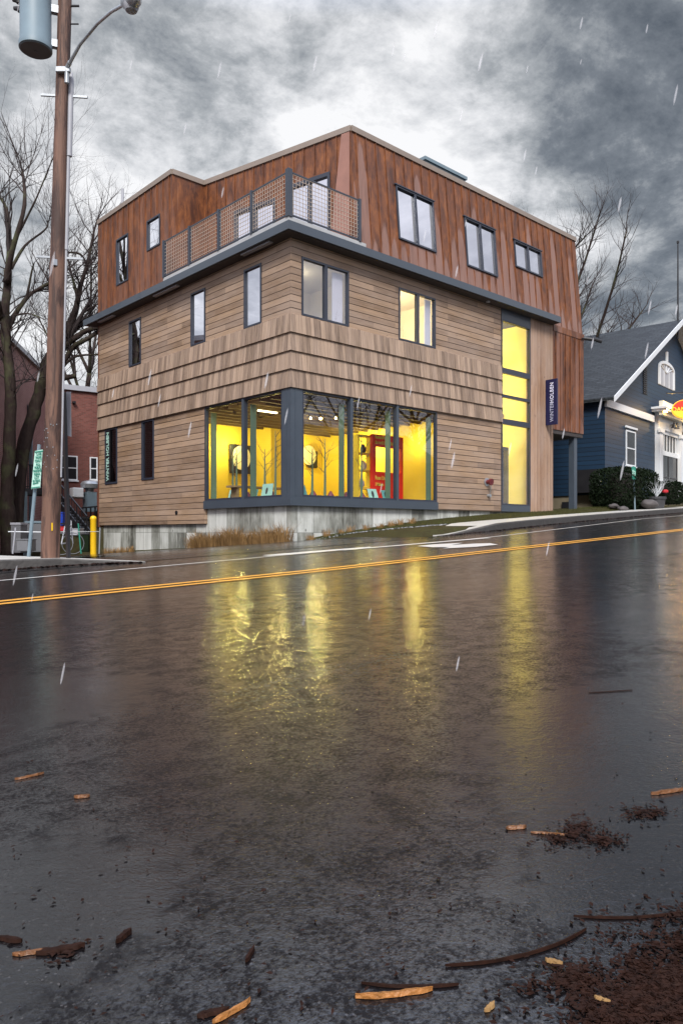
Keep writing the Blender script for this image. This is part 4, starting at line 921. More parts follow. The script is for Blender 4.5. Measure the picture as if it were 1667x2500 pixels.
mb = MB(); mb.tube([rightof(pol(s), .165 - .035 * s) for s in (.600, .66, .715, .725)], [.045, .045, .045, .02], 12); mb.build('riser_guard', M['lightgrey'], t, smooth='auto')
for s in (.692, .450): p = pol(s); mb = MB(); mb.bar(rightof(p, -.36), rightof(p + Vector((0, 0, -.04)), .42), .035); mb.build('cross_bolt', M['galv'], t)
for s in (.825, .798): p = pol(s); mb = MB(); mb.tube([rightof(p, .09), rightof(p, .24)], .018 if s > .81 else .012, 8); mb.build('step_bolt', M['black'], t)
p = toward(pol(.437), .13); mb = MB(); mb.box((p.x - .03, p.y - .03, p.z - .05), (p.x + .03, p.y + .01, p.z + .05)); mb.build('tag_plate', M['galv'], t)
mb = MB()
for k in range(20):
    s = rp.uniform(.13, .2); a_ = rp.uniform(-.9, .9); p = pol(s); p = rightof(toward(p, .145 * cos(a_)), .145 * sin(a_)); mb.box((p.x - .006, p.y - .006, p.z - .008), (p.x + .006, p.y + .006, p.z + .008))
mb.build('staples', M['galv'], t)
p = rightof(toward(pol(.04), .13), .07); mb = MB(); mb.box((p.x - .01, p.y - .015, p.z), (p.x + .01, p.y + .0, p.z + .13)); mb.build('marker_tag', M['yellow'], t)
# transformer
tc_ = at(87, 100, 12.45); zb_ = at(87, 122, 12.45).z
t = thing('transformer', 'pale blue grey canister transformer hanging on the left side of the pole', 'transformer', (tc_.x, tc_.y, zb_))
mb = MB(); mb.lathe([(.235, 0), (.262, .015), (.262, .10), (.246, .13), (.246, 1.15), (.26, 1.16), (.26, 1.2), (.2, 1.27), (.05, 1.3)], (tc_.x, tc_.y, zb_), 36); mb.build('tank', M['trans'], t, smooth='auto')
mb = MB(); mb.lathe([(.02, -.015), (.236, -.004), (.236, .0)], (tc_.x, tc_.y, zb_), 36); mb.lathe([(.02, -.03), (.03, -.016)], (tc_.x, tc_.y, zb_), 10); mb.build('base_plate', M['tankbase'], t)
for dz in (.17, .74): q = Vector((tc_.x, tc_.y, zb_ + dz)); p = pol((q.z - pb.z) / 11.2); mb = MB(); mb.bar(q + (p - q).normalized() * .22, q + (p - q) * .8, .09, .12); mb.build('hanger', M['galv'], t)
for dz, dx in ((.80, -.28), (.66, -.26)): q = rightof(Vector((tc_.x, tc_.y, zb_ + dz)), dx); mb = MB(); mb.tube([q + Vector((0, 0, -.02)), q + Vector((0, 0, .03)), rightof(q, -.1) + Vector((0, 0, .04))], [.04, .05, .03], 10); mb.tube([q, rightof(q, .1)], .02, 8); mb.build('bushing', M['dkgrey'], t)
# street lamp on a curved arm
l0 = toward(rightof(pol(.70), .07), .1); dirv = Vector((-.15, -1, 0)).normalized()
def lamp_path(s): q = l0 + dirv * (2.35 * s); return Vector((q.x, q.y, l0.z + .62 * sin(min(1, s * 1.15) * pi * .62) - .12 * s))
lb = at(163, 165, 12.45); l0 = Vector((lb.x, lb.y, lb.z))
t = thing('street_lamp', 'cobra-head street lamp on a curved grey arm clamped to the pole', 'street lamp', tuple(l0))
e1 = at(304, 9, 10.9); m1 = at(238, 56, 11.75); m0 = at(196, 106, 12.1); m2 = at(272, 27, 11.3)
mb = MB(); mb.tube([l0, m0, m1, m2, e1], [.030, .027, .025, .024, .024], 12); mb.tube([l0 - Vector((0, 0, .25)), l0, l0 + (m0 - l0) * .25], .037, 12); mb.build('arm', M['galv'], t, smooth='auto')
mb = MB(); q = l0 - Vector((0, 0, .03)); mb.bar(rightof(q, -.18), rightof(q, .06), .07, .09); mb.build('clamp', M['galv'], t, bevel=.01)
hd = (e1 - m2).normalized(); e2 = e1 + hd * .5
mb = MB(); mb.tube([e1 - hd * .05, e1 + hd * .06, e1 + hd * .2, e1 + hd * .38, e2], [.04, .085, .12, .11, .04], 16); mb.build('head', M['galv'], t, smooth='auto')
mb = MB(); c = e1 + hd * .26; mb.lathe([(.03, -.17), (.08, -.15), (.105, -.10), (.11, -.06)], (c.x, c.y, c.z), 16); mb.build('lens', M['lightgrey'], t, smooth='auto')

# ---------------------------------------------------------------- signs, bollard, barrier by the parking lot
g0 = at(68, 1352, 13.4); g1 = at(96, 1085, 13.4)
t = thing('parking_sign', 'leaning pale green notice sign with rows of green text left of the utility pole', 'sign', tuple(g0))
mb = MB(); mb.tube([g0 - Vector((0, 0, .2)), g1], .032, 8); mb.build('post', M['trans'], t)
c4 = [at(76, 1194, 13.3), at(98, 1191, 13.3), at(104, 1097, 13.3), at(85, 1101, 13.3)]
bd = [p + Vector((-FU[0] * -.004, 0, 0)) for p in c4]
mb = MB(); mb.prism(c4, Vector((FU[0], FU[1], 0)) * .012); mb.build('face', M['signmint'], t)
ex = (c4[1] - c4[0]).normalized(); ey = (c4[3] - c4[0]).normalized(); ez = ex.cross(ey).normalized(); ey = ez.cross(ex)
FM = Matrix((ex, ey, ez)).transposed().to_4x4(); wsg = (c4[1] - c4[0]).length; hsg = (c4[3] - c4[0]).length
dY = (c4[3] - c4[0])
def signpt(s, k): return c4[0] + (c4[1] - c4[0]) * s + dY * k + ez * .008
mb = MB()
for k0, k1 in ((.015, .04), (.955, .985)): mb.prism([signpt(.03, k0), signpt(.97, k0), signpt(.97, k1), signpt(.03, k1)], ez * .003)
mb.build('border', M['signgreen'], t)
for i, s in enumerate(('2 HR', 'PARK', 'ONLY', 'ALL', 'PUBLIC', 'PARKING', 'REAR', 'LOT', 'IN REAR')):
    text(s, .062, M['signgreen'], T(signpt(.52, .90 - i * .088)) @ FM, parent=t, bold=.002, sx=.72 if len(s) < 6 else .55, ext=.002)
mb = MB(); mb.prism([signpt(.2, .12), signpt(.75, .13), signpt(.75, .155), signpt(.2, .145)], ez * .003); mb.prism([signpt(.12, .135), signpt(.28, .105), signpt(.28, .17)], ez * .003); mb.build('arrow', M['signgreen'], t)
g0 = at(168, 1361, 12.95); g1 = at(156, 958, 12.95)
t = thing('sign_post', 'dark steel post with the blank grey back of a sign right of the utility pole', 'sign post', tuple(g0))
mb = MB(); a, b = g0 - Vector((0, 0, .25)), g1; mb.bar(a, b, .085, .05); mb.build('post', M['black'], t)
c4 = [at(163, 1063, 13.02), at(174, 1066, 13.02), at(173, 956, 13.02), at(161, 956, 13.02)]
mb = MB(); mb.prism(c4, Vector((FU[0], FU[1], 0)) * .01); mb.build('plate', M['lightgrey'], t)
bz = at(228, 1355, 23.8); t = thing('bollard', 'bright yellow round-topped bollard at the left end of the gallery', 'bollard', (bz.x, bz.y, bz.z))
mb = MB(); mb.lathe([(.095, -.2), (.095, 1.12), (.10, 1.13), (.10, 1.17), (.08, 1.215), (.03, 1.24)], (bz.x, bz.y, bz.z), 20); mb.build('sleeve', M['yellow'], t, smooth='auto')
t = thing('cable_barrier', 'low white cable barrier strung between thin stakes behind the pole', 'barrier', at(110, 1345, 19))
z_ = at(24, 1298, 19)
def cab(px, py=1298, d=19): return at(px, py, d)
mb = MB(); mb.tube([cab(20), cab(110, 1299), cab(243, 1298, 22)], .012, 6); mb.build('cable', M['white'], t)
for px, lean_, m_ in ((37, -5, 'lightgrey'), (192, 7, 'signgreen'), (243, 0, 'galv')):
    d_ = 19 + (px - 37) * .014; mb = MB(); mb.tube([at(px + 1 - (0 if m_ != 'signgreen' else 2), 1288 if m_ != 'signgreen' else 1278, d_), at(px + lean_ - 1, 1352, d_)], .02, 6); mb.build('stake', M[m_], t)
# ---------------------------------------------------------------- brick building behind the lot
C0 = at(141, 1300, 45.0); C0.z = 0
def cw(x, d): return Vector((x * FV[0] + d * FU[0], x * FV[1] + d * FU[1], 0))
dside = cw(-.1738, .985).normalized(); dfr = cw(.823, .568).normalized()
BB = thing('brick_building', 'old red brick building with grey parapet and white sash windows behind the parking lot', 'building', (C0.x, C0.y, -2.4))
nS = Vector((dside.y, -dside.x, 0)); nS = nS if nS.dot(cw(1, 0)) > 0 else -nS           # faces right
nF = Vector((dfr.y, -dfr.x, 0)); nF = nF if nF.dot(cw(0, -1)) > 0 else -nF               # faces the camera
zb2, zt2 = -2.6, 8.62
def bs(p): return C0 - dside * p.x - nS * p.y + Vector((0, 0, p.z))      # wing side wall: x towards the camera, y inwards
def bf(p): return C0 + dfr * p.x - nF * p.y + Vector((0, 0, p.z))
def sp(px):      # parameter along the wing's side wall for an image column
    r = (px - 833.5) / F; X, Y = -17.0 * 0, 0
    cx_, cy_ = (C0.x * FV[0] + C0.y * FV[1]), (C0.x * FU[0] + C0.y * FU[1])
    return (cx_ - r * cy_) / (-.1738 - r * .985) * 1.0
def sz(px, py): s = sp(px); cy_ = C0.x * FU[0] + C0.y * FU[1]; return (cy_ - s * .985) * (1299 - py) / F
def fp(px):
    r = (px - 833.5) / F; cx_, cy_ = (C0.x * FV[0] + C0.y * FV[1]), (C0.x * FU[0] + C0.y * FU[1]); return (r * cy_ - cx_) / (.823 - r * .568)
def fz(px, py): cy_ = C0.x * FU[0] + C0.y * FU[1]; return (cy_ + fp(px) * .568) * (1299 - py) / F
mb = MB(bs); mb.box((0, 0, zb2), (26, .4, zt2)); mb.box((26, 0, zb2), (26.4, 14, zt2)); mb.build('wing_wall', M['brick_side'], BB)
mb = MB(bf); mb.box((0, 0, zb2), (30, .4, zt2 - .05)); mb.box((29.6, .4, zb2), (30, 14, zt2 - .1)); mb.build('wall', M['brick'], BB)
mb = MB(bs); mb.box((-.2, -.14, zt2), (26.4, .5, zt2 + .22)); mb.build('parapet', M['ledge'], BB)
mb = MB(bf); mb.box((.2, -.16, zt2 - .05), (30, .5, zt2 + .25)); mb.build('parapet', M['lightgrey'], BB)
mb = MB(bs); mb.box((0, .41, zt2 - .1), (26, 14, zt2)); mb.build('roof', M['dkgrey'], BB)
def sashwin(xf, a, b, p, q, parent, name='window', wm='white'):
    mb = MB(xf); w = .07
    mb.box((a, -.05, p), (b, .02, p + w)); mb.box((a, -.05, q - w), (b, .02, q)); mb.box((a, -.05, p + w), (a + w, .02, q - w)); mb.box((b - w, -.05, p + w), (b, .02, q - w)); mb.box((a + w, -.045, (p + q) / 2 - .03), (b - w, .01, (p + q) / 2 + .03))
    mb.box((a - .06, -.10, p - .08), (b + .06, .0, p)); f_ = mb.build(name, M[wm], parent)
    g = MB(xf); g.box((a + w, -.02, p + w), (b - w, -.008, q - w)); g.build('pane', M['darkpane'], f_); return f_
M['darkpane'] = plain('dark_pane', (.02, .022, .026), .12, 0, .1)
sashwin(bf, .05, 1.15, fz(165, 1172), fz(165, 1112), BB)
sashwin(bf, fp(219), fp(238), fz(228, 1172), fz(228, 1116), BB)
for k in range(4): sashwin(bf, 5 + k * 4, 6.1 + k * 4, 3.2, 4.8, BB)
for x0, x1, y0, y1 in ((8, 15, 1080, 1150), (66, 77, 991, 1045)):
    a, b = sorted((abs(sp(x0)), abs(sp(x1)))); m_ = (x0 + x1) / 2; sashwin(bs, a, b, sz(m_, y1), sz(m_, y0), BB, 'narrow_window', 'dkgrey')
s_ = abs(sp(72)); mb = MB(bs); mb.box((s_ - .12, -.14, -1.0), (s_ + .12, -.01, 5.0)); mb.build('downspout', M['trans'], BB)
mb = MB(bf); mb.box((fp(176), -.25, fz(176, 985)), (fp(183), -.0, fz(176, 980))); mb.build('wall_fixture', M['black'], BB)
# low annex with fan
mb = MB(bf); mb.box((1.3, -4.5, -2.2), (8, -.01, fz(220, 1236) - .3)); o = mb.build('annex', M['brick'], BB)
q = at(219, 1236, 41.5); t = thing('exhaust_fan', 'shiny mushroom exhaust fan on a pale square duct on the low roof', 'fan', tuple(q))
mb = MB(); mb.box((q.x - .28, q.y - .28, q.z - .3), (q.x + .28, q.y + .28, q.z + .78)); mb.build('duct', M['trans'], t)
mb = MB(); mb.lathe([(.22, .78), (.24, .95), (.46, 1.0), (.5, 1.22), (.4, 1.36), (.15, 1.42)], tuple(q), 24); mb.build('cap', M['galv'], t, smooth='auto')
q = at(187, 1210, 41.0); t = thing('wall_unit', 'white air conditioning unit on brackets on the brick wall', 'air conditioner', tuple(q))
mb = MB(); mb.box((q.x - .3, q.y - .25, q.z - .1), (q.x + .3, q.y + .25, q.z + .42)); mb.build('casing', M['white'], t, bevel=.04)
mb = MB(); mb.bar(q + Vector((-.5, 0, -.14)), q + Vector((.6, 0, -.14)), .05); mb.bar(q + Vector((.3, 0, -.14)), q + Vector((.75, 0, .12)), .05); mb.build('bracket', M['galv'], t)
# raised black steel landing with posts and stairs
t = thing('fire_escape', 'black steel landing with railings and a stair going down to the lot', 'stair', tuple(at(80, 1345, 34)))
def q4(px, py, d): return at(px, py, d)
mb = MB(); A, Bq = q4(40, 1192, 33), q4(118, 1192, 35); ext = Vector((FU[0], FU[1], 0)) * 1.6
mb.prism([A, Bq, Bq - Vector((0, 0, .28)), A - Vector((0, 0, .28))], ext); mb.build('landing', M['dkgrey'], t)
def rail(pa, pb, h, n, name='railing'):
    mb = MB(); mb.bar(pa + Vector((0, 0, h)), pb + Vector((0, 0, h)), .05); mb.bar(pa + Vector((0, 0, .08)), pb + Vector((0, 0, .08)), .035)
    for i in range(n + 1): p = pa + (pb - pa) * i / n; mb.bar(p, p + Vector((0, 0, h)), .025 if i % 4 else .05)
    mb.build(name, M['black'], t)
rail(A, Bq, 1.05, 18)
for px in (56,): p = q4(px, 1200, 33.2); mb = MB(); mb.bar(p, Vector((p.x, p.y, -1.1)), .28); mb.build('post', M['trans'], t)
S0, S1 = q4(150, 1240, 34), q4(226, 1322, 33)
S0 = q4(118, 1200, 35); S1 = q4(212, 1316, 33)
mb = MB(); mb.bar(S0, S1, .06, .32); mb.bar(S0 + ext * .6, S1 + ext * .6, .06, .32)
for k in range(15): p = S0 + (S1 - S0) * (k + .5) / 15; mb.prism([p, p + (S1 - S0) * .045 * Vector((1, 1, 0)).length / 2 * .9, p + (S1 - S0) * .03 + ext * .6, p + ext * .6], (0, 0, .04))
mb.build('stringer', M['black'], t); rail(S0, S1, 1.0, 16, 'stair_railing')
mb = MB(); p0, p1 = q4(200, 1240, 38), q4(243, 1236, 38); mb.bar(p0, p1, .07); mb.bar(p0 - Vector((0, 0, 1.1)), p1 - Vector((0, 0, 1.1)), .07)
for k in range(5): p = p0 + (p1 - p0) * k / 4; mb.bar(p, p - Vector((0, 0, 1.9)), .06)
mb.bar(p0 - Vector((0, 0, 1.8)), p1, .06); mb.build('cross_braced_rail', M['black'], t)
# clutter under the stairs
def boxthing(name, label, cat, px0, px1, py0, py1, d, mat, lid=None, dep=.6, group=None):
    a, b = at(px0, py1, d), at(px1, py0, d); t = thing(name, label, cat, tuple(a), group); e_ = Vector((FU[0], FU[1], 0)) * dep; h = b.z - a.z
    w = Vector((b.x - a.x, b.y - a.y, 0))
    mb = MB(); mb.prism([a, a + w, a + w + Vector((0, 0, h * .92)), a + Vector((0, 0, h * .92))], e_); mb.build('body', M[mat], t, bevel=.02)
    mb = MB(); z = Vector((0, 0, h * .925)); mb.prism([a + z - w * .04 - e_ * .04, a + z + w * 1.04 - e_ * .04, a + w * 1.04 + Vector((0, 0, h)) - e_ * .04, a - w * .04 + Vector((0, 0, h)) - e_ * .04], e_ * 1.08); mb.build('lid', M[lid or mat], t, bevel=.01); return t
boxthing('utility_cabinet', 'grey steel cabinet just right of the tree trunk behind the cable', 'cabinet', 26, 50, 1276, 1350, 27, 'midgrey', 'lightgrey')
boxthing('utility_cabinet', 'pale green grey cabinet behind the leaning sign post', 'cabinet', 62, 100, 1272, 1348, 28, 'midgrey', 'trans')
boxthing('storage_box', 'light grey box on the ground left of the leaning sign post', 'box', 40, 68, 1316, 1346, 22, 'midgrey')
boxthing('trash_bin', 'bright blue bin seen just right of the utility pole', 'bin', 143, 153, 1250, 1283, 30, 'blue')
boxthing('crate', 'red crate below the blue bin, right of the utility pole', 'crate', 143, 158, 1285, 1297, 26, 'redplastic')
boxthing('storage_box', 'light grey box behind the dark sign post', 'box', 170, 190, 1290, 1307, 25, 'lightgrey')
boxthing('trash_bin', 'dark green bin beside the yellow bollard', 'bin', 198, 216, 1302, 1348, 24.6, 'hedge', 'black')
boxthing('doorway_box', 'dark wooden shed under the stairs', 'shed', 150, 215, 1262, 1345, 37, 'soffit', 'black', 2.0)
# bicycle
t = thing('bicycle', 'pale bicycle leaning behind the dark sign post', 'bicycle', tuple(at(165, 1345, 21)))
def ring(mb, c, r, th, ex_, ez_, n=24):
    pts = [c + (ex_ * cos(2 * pi * k / n) + ez_ * sin(2 * pi * k / n)) * r for k in range(n + 1)]; mb.tube(pts, th, 6, caps=False)
exb = cw(.9, .43).normalized(); ezb = Vector((0, 0, 1)); wc = [at(150, 1328, 21), at(178, 1327, 21.6)]
for c in wc: mb = MB(); ring(mb, c, .30, .011, exb, ezb); mb.build('wheel', M['midgrey'], t)
mb = MB(); c0, c1 = wc; bbk = (c0 + c1) * .5 + Vector((0, 0, .02)); st_ = c0 + (c1 - c0) * .3 + Vector((0, 0, .5)); hd_ = c0 + (c1 - c0) * .85 + Vector((0, 0, .52))
for a, b in ((c0, bbk), (bbk, st_), (c0, st_), (bbk, hd_), (st_, hd_), (hd_, c1), (hd_, hd_ + Vector((0, 0, .15)))): mb.tube([a, b], .018, 6)
mb.build('frame', M['lightgrey'], t); mb = MB(); mb.tube([hd_ + Vector((0, 0, .15)) - nF * .2, hd_ + Vector((0, 0, .15)) + nF * .2], .014, 6); mb.build('handlebar', M['black'], t)
mb = MB(); mb.box((st_.x - .1, st_.y - .05, st_.z + .04), (st_.x + .1, st_.y + .05, st_.z + .09)); mb.build('saddle', M['black'], t)

# ---------------------------------------------------------------- bare trees
def tree(name, label, base, limbs, seed, group=None, lev=3, L=2.2, r=.05, kids=1.4, up=.08, cover=None, tw='twig', start=2):
    """limbs: list of (points, r0, r1); twigs sprout along every limb"""
    rng = random.Random(seed); t = thing(name, label, 'tree', tuple(base), group)
    mb = MB(); tb = MB()
    for pts, r0, r1 in limbs:
        pts = [Vector(p) for p in pts]; n = len(pts)
        # smooth the limb
        fine = []
        for i in range(n - 1):
            p0 = pts[max(i - 1, 0)]; p1 = pts[i]; p2 = pts[i + 1]; p3 = pts[min(i + 2, n - 1)]
            for k in range(4):
                s = k / 4; fine.append(.5 * ((2 * p1) + (p2 - p0) * s + (2 * p0 - 5 * p1 + 4 * p2 - p3) * s * s + (3 * p1 - p0 - 3 * p2 + p3) * s ** 3))
        fine.append(pts[-1]); m_ = len(fine)
        rr = [r0 + (r1 - r0) * (i / (m_ - 1)) ** .8 for i in range(m_)]
        mb.tube([p + Vector((rng.uniform(-.1, .1), rng.uniform(-.1, .1), 0)) * rr[i] for i, p in enumerate(fine)], [q * rng.uniform(.93, 1.1) for q in rr], 9)
        for i in range(start, m_):
            if r0 > .27 and i < m_ * .5: continue
            d = (fine[i] - fine[i - 1]).normalized()
            for _ in range(2 if i > m_ * .4 else 1):
                ax = Vector((rng.uniform(-1, 1), rng.uniform(-1, 1), rng.uniform(-.5, 1))).normalized()
                twigs(tb, fine[i].copy(), (d + ax * 1.1).normalized(), L * rng.uniform(.5, 1.1), min(rr[i] * .5, r), 1, lev, rng, 4, 3, up, .85, kids)
        twigs(tb, fine[-1].copy(), d, L * .9, r1 * .9, 1, lev, rng, 4, 3, up, .7, kids)
    mb.build('trunk', M['bark'], t, smooth=True, normals=False); tb.build('branches', M[tw], t, smooth=True, normals=False)
    return t
def A(*pts): return [at(*p) for p in pts]
D1 = 30
tree('bare_tree', 'large bare tree with forked mossy trunk at the left edge beside the pole', at(18, 1350, D1), [
    (A((22, 1362, D1), (20, 1260, D1), (17, 1190, D1), (24, 1080, D1), (26, 960, D1), (18, 860, D1), (12, 780, D1), (20, 660, D1 + .3)), 0.33, 0.15),
    (A((20, 660, D1 + .3), (24, 580, D1 + .5), (16, 510, D1 + .8), (-8, 470, D1 + 1)), 0.105, 0.045),
    (A((24, 600, D1 + .5), (50, 560, D1 + .3), (90, 480, D1), (135, 370, D1)), 0.075, 0.018),
    (A((16, 690, D1), (30, 610, D1 - .5), (60, 500, D1 - .6), (55, 420, D1)), 0.150, 0.045),
    (A((4, 780, D1), (-10, 700, D1 - 1), (-30, 600, D1 - 1)), 0.105, 0.045),
    (A((10, 820, D1 + .2), (35, 770, D1 + .4), (70, 722, D1 + .5), (112, 695, D1 + .6), (150, 672, D1 + .7)), 0.128, 0.045),
    (A((66, 724, D1 + .5), (78, 660, D1 + .3), (84, 640, D1 + .2)), 0.060, 0.018),
    (A((28, 655, D1 + .3), (60, 600, D1 + .6), (110, 560, D1 + 1), (118, 540, D1 + 1)), 0.068, 0.022),
    (A((36, 770, D1), (70, 765, D1 - .4), (110, 780, D1 - .4)), 0.045, 0.015)], 11, lev=3, L=2.9, r=.032, kids=1.3, start=9)
D2 = 32
tree('bare_tree', 'bare leaning tree whose trunk passes behind the utility pole and spreads against the gallery', at(38, 1350, D2), [
    (A((38, 1362, D2 - 1), (44, 1200, D2 - 1), (62, 1080, D2 - .5), (88, 990, D2), (104, 930, D2), (118, 880, D2), (150, 842, D2)), 0.300, 0.225),
    (A((150, 842, D2), (168, 800, D2), (186, 750, D2 + .2), (196, 700, D2 + .3), (214, 640, D2 + .4), (230, 560, D2 + .6)), 0.210, 0.045),
    (A((150, 850, D2), (190, 820, D2), (212, 806, D2), (244, 798, D2 + .2), (275, 790, D2 + .4)), 0.150, 0.075),
    (A((156, 884, D2), (180, 846, D2), (215, 826, D2), (250, 800, D2 + .6)), 0.120, 0.075),
    (A((150, 898, D2), (180, 872, D2), (212, 866, D2), (250, 866, D2)), 0.075, 0.030),
    (A((192, 740, D2), (180, 690, D2), (170, 650, D2), (158, 600, D2)), 0.075, 0.022),
    (A((214, 650, D2 + .4), (196, 620, D2), (160, 615, D2)), 0.075, 0.030),
    (A((150, 925, D2), (168, 920, D2), (184, 917, D2)), 0.105, 0.090)], 12, lev=3, L=2.5, r=.030, kids=1.2, start=9)
for i, (px, d, zt_, lab, sd_) in enumerate(((215, 52, 480, 'slender bare tree far behind the gallery, above its left wall', 21), (1250, 48, 400, 'bare tree top peeking over the gallery roof behind the three windows', 22), (1330, 47, 425, 'bare tree top just left of the end of the gallery roof', 23),
        (1425, 46, 470, 'tall bare tree rising beside the right edge of the rusted cladding', 24), (1560, 58, 730, 'bare tree behind the ridge of the blue house', 25), (1480, 60, 745, 'bare tree low behind the left end of the blue house roof', 26))):
    b = at(px, 1260, d); ztop = (1299 - zt_) / F * d; rng = random.Random(sd_); H = (ztop - b.z) * .86
    limbs = []
    trunk = [Vector((b.x, b.y, b.z - 1)), Vector((b.x + .2, b.y, b.z + H * .2)), Vector((b.x - .1, b.y + .2, b.z + H * .38)), Vector((b.x + .1, b.y, b.z + H * .52))]
    limbs.append((trunk, .32, .16))
    for k in range(7):
        a_ = k * 2 * pi / 7 + rng.uniform(-.3, .3); s = H * rng.uniform(.16, .30)
        o_ = trunk[2 + k % 2]
        limbs.append(([o_, o_ + Vector((cos(a_) * s * .4, sin(a_) * s * .4, H * .14)), o_ + Vector((cos(a_) * s * .75, sin(a_) * s * .75, H * .28)), o_ + Vector((cos(a_) * s, sin(a_) * s, H * rng.uniform(.33, .42)))], .12, .04))
    tree('bare_tree', lab, b, limbs, sd_, group='bare trees behind the buildings', lev=3, L=H * .13, r=.03, kids=.95)

# ---------------------------------------------------------------- blue clapboard house
hc = at(1476.6, 1243, 35.0); hz = hc.z - .1
th = radians(7); fx, fy = Vector((cos(th), sin(th), 0)), Vector((-sin(th), cos(th), 0))
def H_(p): return Vector((hc.x, hc.y, 0)) + fx * p.x + fy * p.y + Vector((0, 0, p.z))
def hp(px):      # metres along the front wall under an image column
    r = (px - 833.5) / F; X, Y = hc.x * FV[0] + hc.y * FV[1], hc.x * FU[0] + hc.y * FU[1]; a, b = fx.x * FV[0] + fx.y * FV[1], fx.x * FU[0] + fx.y * FU[1]
    return (r * Y - X) / (a - r * b)
def hh(px, py): s = hp(px); return (hc.x * FU[0] + hc.y * FU[1] + s * (fx.x * FU[0] + fx.y * FU[1])) * (1299 - py) / F
def hs_(px):     # metres back along the side wall
    r = (px - 833.5) / F; X, Y = hc.x * FV[0] + hc.y * FV[1], hc.x * FU[0] + hc.y * FU[1]; a, b = fy.x * FV[0] + fy.y * FV[1], fy.x * FU[0] + fy.y * FU[1]
    return (r * Y - X) / (a - r * b)
HB = thing('blue_house', 'dark blue clapboard hall with grey shingled gable roof and white trimmed entrance', 'house', (hc.x, hc.y, hz))
ze = 6.25; apx = hp(1641); zr = hh(1641, 790); Wd = apx * 2; z0h = 1.75
mb = MB(H_); mb.prism([(0, 0, z0h), (Wd, 0, z0h), (Wd, 0, ze), (apx, 0, zr - .15), (0, 0, ze)], (0, 16, 0)); mb.build('wall', M['clap'], HB)
mb = MB(H_); mb.box((.08, .08, .2), (Wd - .1, 15.9, z0h - .002)); mb.build('foundation', M['oldconc'], HB)
mb = MB(H_); rise = (zr - ze) / apx
def roofside(x0, z0_, x1, z1_):
    mb.prism([(x0, -.55, z0_), (x1, -.55, z1_), (x1, -.55, z1_ + .14), (x0, -.55, z0_ + .14)], (0, 17, 0))
ov = .35
roofside(-ov, ze - ov * rise, apx, zr); roofside(Wd + ov, ze - ov * rise, apx + .001, zr); mb.build('roof', M['roof'], HB)
for k_, (xa, za, xb, zb_k) in enumerate(((-ov, ze - ov * rise, apx, zr), (Wd + ov, ze - ov * rise, apx, zr))):
    mb = MB(H_); mb.prism([(xa, -.60, za - .10), (xb, -.60, zb_k - .14), (xb, -.60, zb_k + .16), (xa, -.60, za + .16)], (0, .048, 0)); mb.build('rake_board', M['white'], HB)
mb = MB(H_); mb.box((-.05, -.12, ze - .42), (hp(1592), -.002, ze - .08)); mb.build('eave_trim', M['white'], HB)
mb = MB(H_); mb.box((hp(1658), -.12, ze - .42), (Wd, -.002, ze - .08)); mb.build('eave_trim', M['white'], HB)
mb = MB(H_); mb.prism([(-.02, -.5, ze - .1), (apx, -.5, zr - .02), (apx, -.5, zr - .06), (-.02, -.5, ze - .14)], (0, .5, 0)); mb.prism([(Wd, -.5, ze - .1), (apx, -.5, zr - .02), (apx, -.5, zr - .06), (Wd, -.5, ze - .14)], (0, .5, 0)); mb.build('soffit', M['lightgrey'], HB)
sashwin(H_, hp(1527), hp(1550), hh(1538, 1138), hh(1538, 1052), HB)
mb = MB(H_); a, b, p, q = hp(1524.5), hp(1552.5), hh(1538, 1142), hh(1538, 1047); mb.box((a, -.09, q), (b, -.02, q + .1)); mb.build('window_head', M['white'], HB)
# louvred slot and arched gable window
mb = MB(H_); a, b = hp(1569), hp(1578)
for k in range(14): z = hh(1573, 961) + k * .11; mb.box((a, -.05, z), (b, -.004, z + .06))
mb.build('louvre', M['black'], HB)
a, b = hp(1606), hp(1643); ca = (a + b) / 2; ra = (b - a) / 2; zb0 = hh(1624, 945); zc = zb0 + ra * .75; rz = hh(1624, 883) - zc
def arch(r_, n=18, k=1): return [(ca + r_ * cos(pi * i / n), zc + (rz - (ra - r_)) * sin(pi * i / n)) for i in range(n + 1)]
mb = MB(H_); o_, i_ = arch(ra), arch(ra - .16)
for A1, A2, B1, B2 in zip(o_, o_[1:], i_, i_[1:]): mb.prism([(A1[0], -.1, A1[1]), (A2[0], -.1, A2[1]), (B2[0], -.1, B2[1]), (B1[0], -.1, B1[1])], (0, .095, 0))
mb.box((a, -.1, zb0), (a + .16, -.005, zc)); mb.box((b - .16, -.1, zb0), (b, -.005, zc)); mb.box((ca - .05, -.12, zc + rz), (ca + .05, -.005, zc + rz + .55)); arc = mb.build('arched_window', M['white'], HB)
mb = MB(H_); mb.prism([(a + .16, -.03, zb0)] + [(b - .16, -.03, zb0)] + [(x, -.03, z) for x, z in i_], (0, .02, 0)); mb.build('pane', M['archpane'] if 'archpane' in M else M['lightgrey'], arc)
mb = MB(H_)
for k in range(1, 6): an = pi * k / 6; mb.bar((ca, -.05, zc - .2), (ca + (ra - .14) * cos(an), -.05, zc + (rz - .15) * sin(an)), .04)
for k in (-.33, .33): mb.box((ca + k * ra - .02, -.06, zb0), (ca + k * ra + .02, -.035, zc - .1))
mb.build('muntins', M['white'], arc)
